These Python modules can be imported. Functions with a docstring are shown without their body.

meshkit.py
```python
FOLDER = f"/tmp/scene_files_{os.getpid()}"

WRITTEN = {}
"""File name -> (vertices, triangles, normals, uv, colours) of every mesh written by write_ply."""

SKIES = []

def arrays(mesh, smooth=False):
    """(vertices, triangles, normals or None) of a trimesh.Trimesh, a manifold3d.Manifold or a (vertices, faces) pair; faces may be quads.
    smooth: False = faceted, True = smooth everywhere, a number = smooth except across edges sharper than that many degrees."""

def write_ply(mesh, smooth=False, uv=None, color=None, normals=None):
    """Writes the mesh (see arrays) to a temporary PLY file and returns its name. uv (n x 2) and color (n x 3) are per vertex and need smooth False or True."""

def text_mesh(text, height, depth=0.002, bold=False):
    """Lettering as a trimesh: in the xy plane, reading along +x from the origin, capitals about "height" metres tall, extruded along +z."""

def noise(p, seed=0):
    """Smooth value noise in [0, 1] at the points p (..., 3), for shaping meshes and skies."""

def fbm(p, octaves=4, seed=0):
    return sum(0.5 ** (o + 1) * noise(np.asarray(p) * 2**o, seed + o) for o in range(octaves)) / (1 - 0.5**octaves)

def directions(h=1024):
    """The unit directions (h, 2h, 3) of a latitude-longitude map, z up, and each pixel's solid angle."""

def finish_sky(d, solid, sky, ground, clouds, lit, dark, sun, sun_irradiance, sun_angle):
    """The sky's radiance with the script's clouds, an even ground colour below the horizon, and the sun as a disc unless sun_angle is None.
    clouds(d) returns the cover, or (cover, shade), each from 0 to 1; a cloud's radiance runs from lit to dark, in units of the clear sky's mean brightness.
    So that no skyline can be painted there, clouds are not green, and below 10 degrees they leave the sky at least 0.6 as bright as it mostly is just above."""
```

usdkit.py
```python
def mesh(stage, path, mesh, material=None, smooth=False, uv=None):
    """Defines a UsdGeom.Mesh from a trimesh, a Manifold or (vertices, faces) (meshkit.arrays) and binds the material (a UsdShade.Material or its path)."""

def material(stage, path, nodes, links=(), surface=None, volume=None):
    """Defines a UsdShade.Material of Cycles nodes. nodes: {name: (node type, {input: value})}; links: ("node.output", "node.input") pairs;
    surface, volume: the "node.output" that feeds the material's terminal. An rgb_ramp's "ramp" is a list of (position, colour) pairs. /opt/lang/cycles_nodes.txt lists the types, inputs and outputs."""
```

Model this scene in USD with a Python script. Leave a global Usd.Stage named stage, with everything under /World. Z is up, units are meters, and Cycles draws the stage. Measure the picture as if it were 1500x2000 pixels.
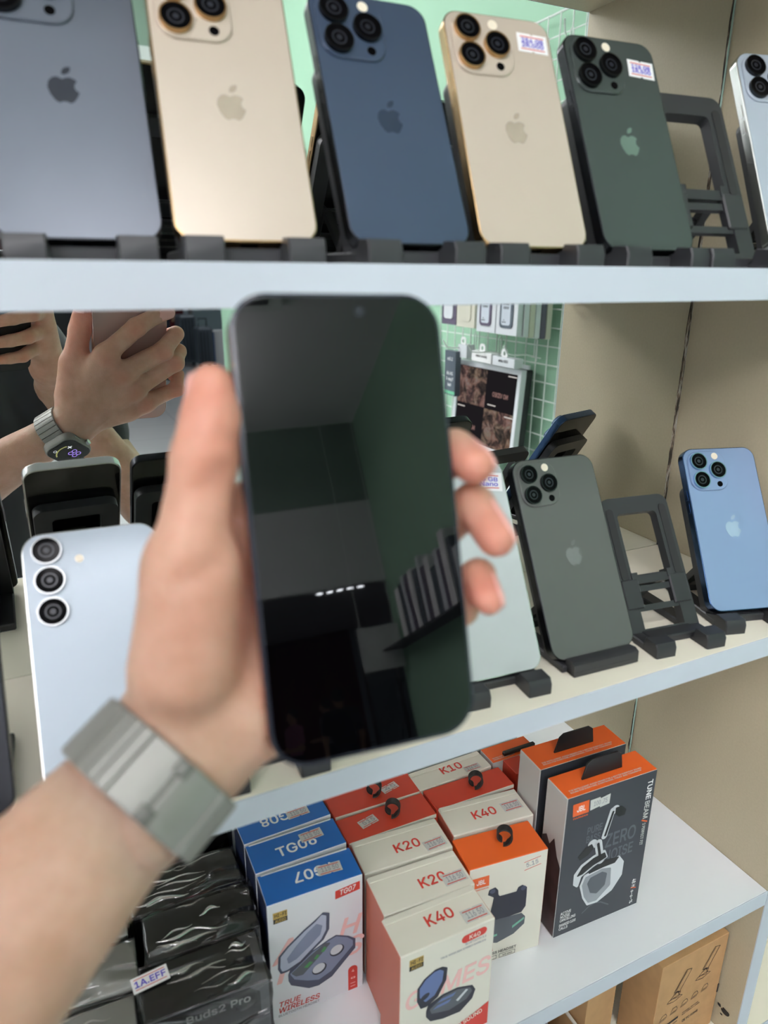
import math, random
import numpy as np, trimesh
import manifold3d as m3
from shapely.geometry import Polygon, LineString, Point, box as sbox
from shapely.ops import unary_union
from shapely import affinity
import usdkit, meshkit
from pxr import Usd, UsdGeom, UsdLux, UsdShade, Gf, Sdf, Vt

random.seed(7); rng = np.random.default_rng(7)
stage = Usd.Stage.CreateInMemory()
UsdGeom.SetStageUpAxis(stage, UsdGeom.Tokens.z); UsdGeom.SetStageMetersPerUnit(stage, 1.0)
stage.SetDefaultPrim(UsdGeom.Xform.Define(stage, '/World').GetPrim()); UsdGeom.Scope.Define(stage, '/World/Looks')

# ------------------------------------------------------------------ camera, light, exposure
# world: x along the shelves to the right, y into the mirror (mirror plane y = 0), z up; mid shelf top z = 0, panel/mirror corner x = 0
CAM = np.array([-0.60017, -0.52755, 0.28567])
_w = np.array([1.86315, -0.42363, 0.31286]); _a = np.linalg.norm(_w); _k = _w / _a
_K = np.array([[0, -_k[2], _k[1]], [_k[2], 0, -_k[0]], [-_k[1], _k[0], 0]])
CR = np.eye(3) + math.sin(_a) * _K + (1 - math.cos(_a)) * _K @ _K          # rows: right, down, forward
camera = UsdGeom.Camera.Define(stage, '/World/Camera')
_m = np.eye(4); _m[0, :3] = CR[0]; _m[1, :3] = -CR[1]; _m[2, :3] = -CR[2]; _m[3, :3] = CAM
camera.AddTransformOp().Set(Gf.Matrix4d(*_m.ravel().tolist()))
camera.CreateFocalLengthAttr(1383.8 * 36 / 1500); camera.CreateHorizontalApertureAttr(36.0); camera.CreateVerticalApertureAttr(48.0)
camera.CreateClippingRangeAttr(Gf.Vec2f(0.01, 100)); camera.CreateFStopAttr(9.0); camera.CreateFocusDistanceAttr(0.82)
camera.CreateExposureAttr(0.12)
LAMP = 14.0           # radiance of the shop's ceiling panels
HALL = 15.0            # radiance of the hall's downlights

# ------------------------------------------------------------------ helpers: naming and prims
_used = {}
def numbered(parent, name):
    k = (parent, name); n = _used.get(k, 0); _used[k] = n + 1
    return name if n == 0 else '%s_%03d' % (name, n)
def setp(prim, label=None, cat=None, group=None, kind=None):
    for key, v in (('label', label), ('category', cat), ('group', group), ('kind', kind)):
        if v: prim.SetCustomDataByKey(key, v)
def frame(o, r=(1, 0, 0), y=(0, 1, 0), z=(0, 0, 1)):
    m = np.eye(4); m[0, :3] = r; m[1, :3] = y; m[2, :3] = z; m[3, :3] = o; return m
def yawframe(o, yaw):
    return frame(o, (math.cos(yaw), math.sin(yaw), 0), (-math.sin(yaw), math.cos(yaw), 0))
def leanframe(x, y, z, yaw, tilt):
    r = np.array([math.cos(yaw), math.sin(yaw), 0]); n = np.array([math.sin(yaw), -math.cos(yaw), 0]); e = np.array([0, 0, 1.0])
    up = e * math.cos(tilt) - n * math.sin(tilt); nn = n * math.cos(tilt) + e * math.sin(tilt)
    return frame((x, y, z), r, -nn, up)
def thing(name, label, cat, m=None, group=None, kind=None):
    x = UsdGeom.Xform.Define(stage, '/World/' + numbered('/World', name))
    if m is not None: x.AddTransformOp().Set(Gf.Matrix4d(*np.asarray(m, float).ravel().tolist()))
    setp(x.GetPrim(), label, cat, group, kind); return x.GetPrim()
def obj(name, mesh, mat, parent=None, label=None, cat=None, group=None, kind=None, smooth=35):
    base = str(parent.GetPath()) if parent else '/World'
    p = usdkit.mesh(stage, base + '/' + numbered(base, name), mesh, M[mat], smooth=smooth).GetPrim()
    setp(p, label, cat, group, kind); return p
def struct(name, mesh, mat, label, cat, parent=None, smooth=False):
    return obj(name, mesh, mat, parent, label if parent is None else None, cat if parent is None else None, kind='structure', smooth=smooth)
def copy_of(src, label, m, cat=None, group=None):
    r = thing(src.GetName().rstrip('0123456789_') if src.GetName()[-3:].isdigit() else src.GetName(), label, cat or src.GetCustomDataByKey('category'), m, group or src.GetCustomDataByKey('group'))
    r.GetReferences().AddInternalReference(src.GetPath()); r.SetInstanceable(True); return r

# ------------------------------------------------------------------ helpers: shapes
def cat_(*ms):
    ms = [m for g in ms for m in (g if isinstance(g, (list, tuple)) else [g])]
    ms = [trimesh.Trimesh(m[0], m[1], process=False) if isinstance(m, tuple) else m for m in ms]
    return trimesh.util.concatenate(ms)
def cbox(x0, x1, y0, y1, z0, z1, c=0.0):
    if c <= 0:
        b = trimesh.creation.box((x1 - x0, y1 - y0, z1 - z0)); b.apply_translation(((x0 + x1) / 2, (y0 + y1) / 2, (z0 + z1) / 2)); return b
    P = []
    for sx in (0, 1):
        for sy in (0, 1):
            for sz in (0, 1):
                q = np.array([(x0, x1)[sx], (y0, y1)[sy], (z0, z1)[sz]]); d = np.array([1 - 2 * sx, 1 - 2 * sy, 1 - 2 * sz]) * c
                P += [q + d * (1, 1, 0), q + d * (1, 0, 1), q + d * (0, 1, 1)]
    return trimesh.Trimesh(np.array(P), process=False).convex_hull
def rrect(w, h, r, n=7):
    r = min(r, w / 2 - 1e-6, h / 2 - 1e-6); out = []
    for cx, cy, a0 in ((w / 2 - r, h / 2 - r, 0), (-w / 2 + r, h / 2 - r, 90), (-w / 2 + r, -h / 2 + r, 180), (w / 2 - r, -h / 2 + r, 270)):
        for k in range(n + 1):
            a = math.radians(a0 + 90 * k / n); out.append((cx + r * math.cos(a), cy + r * math.sin(a)))
    return np.array(out)
def loft(rings, caps=True):
    rings = [np.asarray(r, float) for r in rings]; n = len(rings[0]); V = np.vstack(rings); F = []
    i = np.arange(n); j = (i + 1) % n
    for k in range(len(rings) - 1):
        a, b = k * n, (k + 1) * n
        F += [np.stack([a + i, a + j, b + j], 1), np.stack([a + i, b + j, b + i], 1)]
    if caps:
        V = np.vstack([V, rings[0].mean(0), rings[-1].mean(0)]); c0, c1 = len(V) - 2, len(V) - 1; b = (len(rings) - 1) * n
        F += [np.stack([np.full(n, c0), j, i], 1), np.stack([np.full(n, c1), b + i, b + j], 1)]
    m = trimesh.Trimesh(V, np.vstack(F), process=False)
    if caps and m.volume < 0: m.invert()
    return m
def slab(w, h, t, r, ch=0.001, cx=0, cz=None, y0=0, back=None):
    """rounded slab in the x-z plane, thickness along +y from y0, bottom edge at z = 0 unless cz is given"""
    cz = h / 2 if cz is None else cz; back = ch if back is None else back; R = []
    for ins, y in ((ch, 0), (ch * .3, ch * .3), (0, ch), (0, t - back), (back * .3, t - back * .3), (back, t)):
        p = rrect(w - 2 * ins, h - 2 * ins, r - ins * .6); R.append(np.stack([p[:, 0] + cx, np.full(len(p), y0 + y), p[:, 1] + cz], 1))
    return loft(R)
def disc(cx, cz, r, y0, y1, n=28, r1=None):
    """short cylinder with its axis along y"""
    a = np.arange(n) * 2 * math.pi / n; r1 = r if r1 is None else r1
    return loft([np.stack([cx + q * np.cos(a), np.full(n, y), cz + q * np.sin(a)], 1) for q, y in ((r, y0), (r1, y1))])
def ringm(cx, cz, ro, ri, y0, y1, n=28):
    a = np.arange(n) * 2 * math.pi / n
    R = [np.stack([cx + q * np.cos(a), np.full(n, y), cz + q * np.sin(a)], 1) for q, y in ((ro, y0), (ro, y1), (ri, y1), (ri, y0), (ro, y0))]
    m = loft(R, caps=False); 
    if m.volume < 0: m.invert()
    return m
def tube(pts, r, n=8, closed=False):
    pts = np.asarray(pts, float); k = len(pts); R = []
    for i in range(k):
        a = pts[(i - 1) % k] if (closed or i > 0) else pts[i]; b = pts[(i + 1) % k] if (closed or i < k - 1) else pts[i]
        t = (b - a) / max(np.linalg.norm(b - a), 1e-9); s = np.cross(t, (0.31, 0.2, 0.93) if abs(t[2]) < .9 else (1, 0, 0)); s /= np.linalg.norm(s); u = np.cross(t, s)
        an = np.arange(n) * 2 * math.pi / n; rr = r[i] if np.ndim(r) else r
        R.append(pts[i] + rr * (np.cos(an)[:, None] * s + np.sin(an)[:, None] * u))
    if closed: R.append(R[0])
    m = loft(R, caps=not closed)
    if m.volume < 0: m.invert()
    return m
def ex(shape, d=0.0002):
    return cat_([trimesh.creation.extrude_polygon(g, d, engine='earcut') for g in (shape.geoms if hasattr(shape, 'geoms') else [shape]) if g.area > 1e-12])
def P2(pts, smooth=0):
    p = Polygon(pts).buffer(0)
    if smooth: p = p.buffer(smooth).buffer(-2 * smooth).buffer(smooth)
    return p
def text2(s, height, x=0, y=0, rot=0, slant=0, sx=1.0, bold=True, center=False):
    """flat lettering mesh in the xy plane (reading along +x), lower left corner at x, y"""
    m = meshkit.text_mesh(s, height, 0.0002, bold); v = m.vertices.copy()
    if center: v[:, 0] -= (v[:, 0].min() + v[:, 0].max()) / 2; v[:, 1] -= height / 2
    v[:, 0] = v[:, 0] * sx + slant * v[:, 1]; a = math.radians(rot); c, s_ = math.cos(a), math.sin(a)
    m.vertices = np.stack([x + c * v[:, 0] - s_ * v[:, 1], y + s_ * v[:, 0] + c * v[:, 1], v[:, 2]], 1); return m
def fit_text(s, height, x, y, width, **kw):
    m = meshkit.text_mesh(s, height, 0.0002, True); w = np.ptp(m.vertices[:, 0]); return text2(s, height, x, y, sx=width / w, **kw)
def on_front(m, off=0.0002, cx=0, cz=0, y=0):
    """a flat xy mesh laid on a face that looks to -y: x stays, y becomes z"""
    v = m.vertices; return trimesh.Trimesh(np.stack([v[:, 0] + cx, y - off - v[:, 2], v[:, 1] + cz], 1), m.faces, process=False)
def on_top(m, z, off=0.0002, cx=0, cy=0):
    v = m.vertices; return trimesh.Trimesh(np.stack([v[:, 0] + cx, v[:, 1] + cy, z + off + v[:, 2]], 1), m.faces, process=False)

# implicit surfaces (bodies, hands): smooth union of tapered capsules, meshed with surface nets
def cap_d(P, a, b, ra, rb):
    a = np.asarray(a, float); b = np.asarray(b, float); ab = b - a; t = np.clip(((P - a) @ ab) / max(ab @ ab, 1e-9), 0, 1)
    return np.linalg.norm(P - a - t[..., None] * ab, axis=-1) - (ra + (rb - ra) * t)
def ell_d(P, c, r, R=None):
    q = P - np.asarray(c, float)
    if R is not None: q = q @ np.asarray(R).T
    k0 = np.linalg.norm(q / r, axis=-1); k1 = np.linalg.norm(q / (np.asarray(r) ** 2), axis=-1); return k0 * (k0 - 1) / np.maximum(k1, 1e-6)
def smin(a, b, k):
    h = np.maximum(k - np.abs(a - b), 0) / k; return np.minimum(a, b) - h * h * k * .25
def smax(a, b, k): return -smin(-a, -b, k)
def nets(f, lo, hi, h):
    lo = np.asarray(lo, float); n = np.ceil((np.asarray(hi) - lo) / h).astype(int) + 1
    g = np.stack(np.meshgrid(*[lo[i] + h * np.arange(n[i]) for i in range(3)], indexing='ij'), -1)
    F = f(g.reshape(-1, 3)).reshape(n); S = F < 0
    cnt = np.zeros(n - 1); acc = np.zeros((*(n - 1), 3))
    sl = [slice(0, -1), slice(1, None)]
    C = [(i, j, k) for i in (0, 1) for j in (0, 1) for k in (0, 1)]
    for a in C:
        for ax in range(3):
            if a[ax]: continue
            b = list(a); b[ax] = 1
            Fa = F[tuple(sl[q] for q in a)]; Fb = F[tuple(sl[q] for q in b)]; x = (Fa < 0) != (Fb < 0)
            t = np.where(x, Fa / np.where(x, Fa - Fb, 1), 0)
            p = np.broadcast_to(np.array(a, float), acc.shape).copy(); p[..., ax] += t
            acc += p * x[..., None]; cnt += x
    act = cnt > 0; idx = np.full(n - 1, -1); idx[act] = np.arange(act.sum())
    base = np.stack(np.nonzero(act), 1); V = lo + h * (base + acc[act] / cnt[act][:, None]); Fc = []
    for ax in range(3):
        u, w = (ax + 1) % 3, (ax + 2) % 3
        s0 = [slice(None)] * 3; s1 = [slice(None)] * 3; s0[ax] = slice(0, -1); s1[ax] = slice(1, None)
        x = S[tuple(s0)] != S[tuple(s1)]; pos = np.stack(np.nonzero(x), 1); pos = pos[(pos[:, u] > 0) & (pos[:, w] > 0) & (pos[:, u] < n[u] - 1) & (pos[:, w] < n[w] - 1)]
        ins = S[tuple(pos.T)]; q = []
        for du, dw in ((1, 1), (0, 1), (0, 0), (1, 0)):
            c = pos.copy(); c[:, u] -= du; c[:, w] -= dw; q.append(idx[tuple(c.T)])
        q = np.stack(q, 1); q[~ins] = q[~ins][:, ::-1]; Fc.append(q)
    Q = np.vstack(Fc); T = np.vstack([Q[:, [0, 1, 2]], Q[:, [0, 2, 3]]])
    m = trimesh.Trimesh(V, T, process=False)
    if m.volume < 0: m.invert()
    return m

# ------------------------------------------------------------------ materials
def lin(c): return tuple((x / 255 / 12.92) if x / 255 <= .04045 else ((x / 255 + .055) / 1.055) ** 2.4 for x in c)
M = {}
def mat(name, rgb, rough=.5, metal=0.0, spec=.5, noise=0.0, nscale=30, bump=0.0, bscale=200, **kw):
    col = lin(rgb); nodes = {'p': ('principled_bsdf', {'base_color': col, 'roughness': rough, 'metallic': metal, 'specular_ior_level': spec, **kw})}; links = []
    if noise or bump: nodes['tc'] = ('texture_coordinate', {})
    if noise:
        nodes['n'] = ('noise_texture', {'scale': nscale, 'detail': 4.0}); links += [('tc.object', 'n.vector'), ('n.fac', 'r.fac'), ('r.color', 'p.base_color')]
        nodes['r'] = ('rgb_ramp', {'ramp': [(.3, tuple(x * (1 - noise) for x in col)), (.7, tuple(min(1, x * (1 + noise)) for x in col))]})
    if bump:
        nodes['bn'] = ('noise_texture', {'scale': bscale, 'detail': 3.0}); nodes['b'] = ('bump', {'strength': bump, 'distance': .001})
        links += [('tc.object', 'bn.vector'), ('bn.fac', 'b.height'), ('b.normal', 'p.normal')]
    M[name] = usdkit.material(stage, '/World/Looks/' + name, nodes, links, surface='p.BSDF'); return name
def emit(name, rgb, s):
    M[name] = usdkit.material(stage, '/World/Looks/' + name, {'e': ('emission', {'color': lin(rgb), 'strength': s})}, [], surface='e.emission'); return name
mat('melamine_white', (238, 242, 246), .35, bump=.04, bscale=700)
mat('edge_band', (196, 204, 214), .4)
mat('melamine_cream', (250, 243, 224), .4, bump=.04, bscale=700)
mat('carcass', (184, 173, 147), .5, noise=.03, nscale=400, bump=.05, bscale=900)
mat('black_plastic', (42, 43, 46), .42, bump=.05, bscale=1500)
mat('black_rubber', (30, 30, 32), .6)
mat('black_gloss', (7, 7, 9), .08, spec=.06)
mat('screen_black', (3, 3, 4), .02, spec=.5)
mat('steel', (190, 190, 188), .25, 1.0)
mat('wire_white', (225, 230, 226), .35)
mat('green_wall', (152, 192, 164), .7, noise=.02, nscale=3)
mat('green_dull', (118, 138, 126), .7); mat('wall_grey', (200, 202, 202), .8)
mat('wall_dark', (70, 72, 78), .8)
mat('wall_bluegrey', (176, 188, 196), .6); mat('wall_red', (96, 26, 34), .8)
mat('ceiling_white', (232, 232, 232), .9)
mat('skin_far', (205, 160, 130), .6)
mat('paper_white', (236, 236, 236), .6)
mat('ink_red', (200, 60, 50), .6); mat('ink_violet', (96, 84, 190), .6); mat('ink_black', (36, 34, 36), .6); mat('ink_white', (240, 240, 240), .5)
mat('ink_pink', (236, 190, 186), .6); mat('ink_palegrey', (150, 152, 158), .6)
emit('lamp_diffuser', (252, 249, 253), LAMP); emit('lamp_uplight', (252, 249, 253), LAMP * 2.2); emit('hall_lamp', (240, 246, 255), HALL); emit('downlight_lamp', (244, 248, 255), HALL * 3)
def marked(name, nodes, links, **kw): M[name] = usdkit.material(stage, '/World/Looks/' + name, nodes, links, **kw)
marked('mirror_glass', {'g': ('glossy_bsdf', {'color': (.86, .89, .87), 'roughness': 0.0})}, [], surface='g.BSDF')
marked('film_shine', {'t': ('transparent_bsdf', {'color': (1, 1, 1)}), 'g': ('glossy_bsdf', {'roughness': .14, 'color': (1, 1, 1)}), 'x': ('mix_closure', {'fac': .5})}, [('t.BSDF', 'x.closure1'), ('g.BSDF', 'x.closure2')], surface='x.closure')
# silvering worn away along the mirror's edge: black, rust and bright glass chips
marked('mirror_edge', {'tc': ('texture_coordinate', {}), 'mp': ('mapping', {'scale': (60, 60, 9)}), 'n': ('noise_texture', {'scale': 3.0, 'detail': 5.0, 'roughness': .7}),
    'r': ('rgb_ramp', {'ramp': [(.36, (.01, .01, .012)), (.46, (.035, .03, .025)), (.52, (.24, .18, .13)), (.58, (.5, .5, .44))]}), 'p': ('principled_bsdf', {'roughness': .3})},
    [('tc.object', 'mp.vector'), ('mp.vector', 'n.vector'), ('n.fac', 'r.fac'), ('r.color', 'p.base_color')], surface='p.BSDF')
marked('glass_edge', {'p': ('principled_bsdf', {'base_color': lin((170, 205, 195)), 'roughness': .15})}, [], surface='p.BSDF')
marked('clear_film', {'tc': ('texture_coordinate', {}), 'mp': ('mapping', {'scale': (.35, 1, 1), 'rotation': (0, 0, .25)}), 'n': ('noise_texture', {'scale': 20.0, 'detail': 1.0, 'distortion': 1.2}), 'r': ('rgb_ramp', {'ramp': [(.50, (0, 0, 0)), (.58, (.7, .7, .7)), (.62, (.2, .2, .2)), (.8, (1, 1, 1))]}), 'b': ('bump', {'strength': .8, 'distance': .008}),
    't': ('transparent_bsdf', {'color': (.97, .97, .97)}), 'g': ('glossy_bsdf', {'roughness': .1, 'color': (1, 1, 1)}), 'f': ('fresnel', {'IOR': 1.55}), 'x': ('mix_closure', {})},
    [('tc.object', 'mp.vector'), ('mp.vector', 'n.vector'), ('n.fac', 'r.fac'), ('r.color', 'b.height'), ('b.normal', 'g.normal'), ('b.normal', 'f.normal'), ('f.fac', 'x.fac'), ('t.BSDF', 'x.closure1'), ('g.BSDF', 'x.closure2')], surface='x.closure')
marked('clear_pane', {'t': ('transparent_bsdf', {'color': (.9, .95, .93)}), 'g': ('glossy_bsdf', {'roughness': .02, 'color': (1, 1, 1)}), 'f': ('fresnel', {'IOR': 1.45}), 'x': ('mix_closure', {})},
    [('f.fac', 'x.fac'), ('t.BSDF', 'x.closure1'), ('g.BSDF', 'x.closure2')], surface='x.closure')
marked('skin', {'a': ('attribute', {'attribute': 'blush'}), 'tc': ('texture_coordinate', {}), 'n': ('noise_texture', {'scale': 45.0, 'detail': 4.0, 'roughness': .6}), 'n2': ('noise_texture', {'scale': 900.0, 'detail': 2.0}),
    'r': ('rgb_ramp', {'ramp': [(.3, lin((182, 144, 121))), (.7, lin((203, 166, 145)))]}), 'm': ('mix_color', {'b': lin((214, 112, 98))}), 'b': ('bump', {'strength': .25, 'distance': .0006}),
    'p': ('principled_bsdf', {'roughness': .5, 'subsurface_weight': .25, 'subsurface_scale': .004, 'subsurface_radius': (1.0, .35, .2), 'specular_ior_level': .35})},
    [('tc.object', 'n.vector'), ('tc.object', 'n2.vector'), ('n.fac', 'r.fac'), ('r.color', 'm.a'), ('a.fac', 'm.fac'), ('m.result', 'p.base_color'), ('n2.fac', 'b.height'), ('b.normal', 'p.normal')], surface='p.BSDF')
mat('nail', (232, 178, 168), .3)
mat('cloth_black', (34, 36, 42), .9, noise=.25, nscale=6, bump=.5, bscale=18, sheen_weight=.3)
mat('denim', (40, 46, 62), .9); mat('hair', (22, 18, 16), .6)
mat('cloth_grey', (150, 150, 156), .9); mat('cloth_pink', (190, 120, 150), .9)

# ------------------------------------------------------------------ the room (the mirror shows it)
ZF, ZC, XR, YE = -1.16, 2.30, 0.72, -5.0
def floor_mat():
    marked('floor_tiles', {'tc': ('texture_coordinate', {}), 'b': ('brick_texture', {'offset': 0.0, 'scale': 1.0, 'brick_width': .6, 'row_height': .6, 'mortar_size': .003, 'color1': lin((186, 188, 188)), 'color2': lin((180, 183, 184)), 'mortar': lin((130, 132, 132))}),
        'p': ('principled_bsdf', {'roughness': .25})}, [('tc.object', 'b.vector'), ('b.color', 'p.base_color')], surface='p.BSDF')
floor_mat()
struct('floor', cbox(-7, 7, -18.2, .3, ZF - .1, ZF), 'floor_tiles', 'pale grey tiled floor running from the shop into the hall', 'floor')
struct('ceiling', cbox(-4.6, XR + .1, YE, .3, ZC, ZC + .1), 'ceiling_white', 'white flat ceiling above the shop', 'ceiling')
struct('wall_right', cbox(XR, XR + .1, YE, .3, ZF, ZC), 'green_wall', 'pale green wall behind the white wire grid', 'wall')
struct('wall_left', cbox(-4.7, -4.6, YE, .3, ZF, ZC), 'wall_grey', 'grey left wall of the shop', 'wall')
struct('wall_back', cbox(-4.7, XR + .1, .03, .13, ZF, ZC), 'wall_grey', 'grey wall the display cabinet stands against', 'wall')
struct('trim_1', cbox(-4.7, 7, YE - .06, YE + .04, 1.66, ZC + .3), 'green_dull', 'dull green upper bulkhead over the shop opening', 'trim')
struct('trim_2', cbox(-4.7, 7, YE - .06, YE + .05, 1.05, 1.66), 'wall_grey', 'pale grey lower bulkhead band over the shop opening', 'trim')
struct('wall_hall_far', cbox(-7, 2.9, -18.2, -18.1, ZF, 3.2), 'wall_red', 'dark red far wall of the hall', 'wall')
struct('wall_hall_corner', cbox(2.9, 7, -18.2, -18.1, ZF, 3.2), 'wall_bluegrey', 'pale blue-grey far wall at the right of the hall', 'wall')
struct('wall_hall_left', cbox(-7.1, -7, -18.2, YE, ZF, 3.2), 'wall_grey', 'left wall of the hall', 'wall')
struct('wall_hall_right', cbox(7, 7.1, -18.2, YE, ZF, 3.2), 'wall_grey', 'right wall of the hall', 'wall')
struct('ceiling_hall', cbox(-7.1, 7.1, -18.2, YE, 2.35, 2.5), 'ceiling_white', 'hall ceiling with rows of small downlights', 'ceiling')
struct('trim_3', cbox(-4.6, XR, -1.20, .03, 2.02, ZC), 'ceiling_white', 'dropped white soffit above the display cabinet', 'trim')
for x, y, wx, wy, up, wd in [(-.62, -1.58, .29, .29, 0, 'set in the ceiling above the photographer'), (-2.0, -1.75, .29, .29, 1, 'right one of the near pair'), (-3.3, -1.75, .29, .29, 1, 'left one of the near pair'),
                             (-3.7, -3.5, .29, .55, 1, 'first from the left in the far row'), (-2.75, -3.5, .29, .55, 1, 'second from the left in the far row'), (-1.8, -3.5, .29, .55, 1, 'third from the left in the far row'), (-.95, -3.7, .29, .55, 1, 'last in the far row, nearest the green wall')]:
    t = thing('ceiling_light', 'white square shop light panel, ' + wd, 'ceiling light', frame((x, y, ZC - .34 * up)))
    obj('diffuser', cbox(-wx, wx, -wy, wy, -.014, -.006), 'lamp_diffuser', t, smooth=False)
    if up: obj('uplight_diffuser', cbox(-wx, wx, -wy, wy, .006, .010), 'lamp_uplight', t, smooth=False, label='upward glowing top of the hanging panel')
    obj('lamp_frame', cat_([cbox(-wx - .02, -wx, -wy - .02, wy + .02, -.02, 0), cbox(wx, wx + .02, -wy - .02, wy + .02, -.02, 0), cbox(-wx, wx, -wy - .02, -wy, -.02, 0), cbox(-wx, wx, wy, wy + .02, -.02, 0)]), 'wire_white', t, smooth=False)
    if up:
        for sx, sy in ((-1, -1), (1, -1), (1, 1), (-1, 1)): obj('hanger_wire', tube([(sx * wx, sy * wy, -.01), (sx * wx, sy * wy, .34)], .002, 6), 'wire_white', t)
a_ = np.arange(16) * math.pi / 8
for r_, y in enumerate((-10.6, -12.2)):
    for k in range(5):
        t = thing('downlight', 'small round downlight in the hall ceiling, number %s from the left of the %s row' % (('one', 'two', 'three', 'four', 'five')[k], ('nearer', 'farther')[r_]), 'ceiling light', frame((1.62 + .19 * k - .25 * r_, y, 2.35)))
        obj('diffuser', loft([np.stack([.065 * np.cos(a_), .065 * np.sin(a_), np.full(16, z)], 1) for z in (-.012, -.004)]), 'downlight_lamp', t)
        obj('rim', loft([np.stack([q * np.cos(a_), q * np.sin(a_), np.full(16, z)], 1) for q, z in ((.08, 0), (.08, -.015), (.065, -.015), (.065, 0), (.08, 0))], caps=False), 'wire_white', t)
for k, (x, y) in enumerate([(-4, -8), (0, -8), (4, -8), (-4, -14), (0, -15), (4, -14)]):
    t = thing('hall_light', 'square hall ceiling light, %s of its row, %s row' % (('left', 'middle', 'right')[k % 3], ('near', 'far')[k // 3]), 'ceiling light', frame((x, y, 2.35)))
    obj('diffuser', cbox(-.28, .28, -.28, .28, -.015, -.004), 'hall_lamp', t, smooth=False); obj('lamp_frame', cat_([cbox(-.3, -.28, -.3, .3, -.02, 0), cbox(.28, .3, -.3, .3, -.02, 0)]), 'wire_white', t, smooth=False)

# ------------------------------------------------------------------ the display cabinet
D, ZT, ZL, ZB, TH = 0.1974, 0.2891, -0.3099, -0.5300, 0.0182
XL = -1.7
cab = thing('display_cabinet', 'white and beige display cabinet with a mirror back and open shelves', 'display cabinet')
def board(z, mt, x0=XL, x1=-.0004, d=D):
    s = obj('shelf', cbox(x0, x1, -d + .0012, -.0005, z - TH, z, .0004), mt, cab, smooth=False)
    obj('edge_band', cbox(x0, x1, -d, -d + .0012, z - TH, z, .0003), 'edge_band', s, label='bluish white shelf edge band', smooth=False); return s
TH = .020; board(ZT, 'melamine_white'); board(.5762, 'carcass')
TH = .0182; board(0, 'melamine_cream'); board(ZL, 'melamine_white'); board(ZB, 'melamine_cream'); board(ZB, 'melamine_cream', .0185, .66)
def panel(x0, x1, nm, lab=None):
    p = obj(nm, cbox(x0, x1, -D + .001, 0, ZF, 1.2), 'carcass', cab, smooth=False); obj('edge_band', cbox(x0, x1, -D, -D + .001, ZF, 1.2), 'edge_band', p, smooth=False)
panel(0, .018, 'side_panel'); panel(XL - .018, XL, 'side_panel'); panel(.66, .678, 'side_panel')
obj('mirror_panel', cbox(XL, -.0034, 0, .004, ZF + .1, 1.2), 'mirror_glass', cab, label='mirror at the back of the shelves', smooth=False)
# ragged worn strip along the mirror's right edge and the bare glass edge beside it
zz = np.linspace(ZF + .1, 1.2, 420); wob = .0020 + .0030 * meshkit.fbm(np.stack([zz * 38, zz * 0, zz * 0], 1), 4, 5)
sv = np.vstack([np.stack([-wob - .0012, np.full_like(zz, -.0002), zz], 1), np.stack([np.full_like(zz, -.0004), np.full_like(zz, -.0002), zz], 1)])
n_ = len(zz); i_ = np.arange(n_ - 1); sf = np.vstack([np.stack([i_, i_ + n_, i_ + n_ + 1], 1), np.stack([i_, i_ + n_ + 1, i_ + 1], 1)])
sv2 = sv.copy(); sv2[:, 1] = .0006; wall_ = np.vstack([np.stack([i_, i_ + 1, i_ + 1 + 2 * n_], 1), np.stack([i_, i_ + 1 + 2 * n_, i_ + 2 * n_], 1)])
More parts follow.
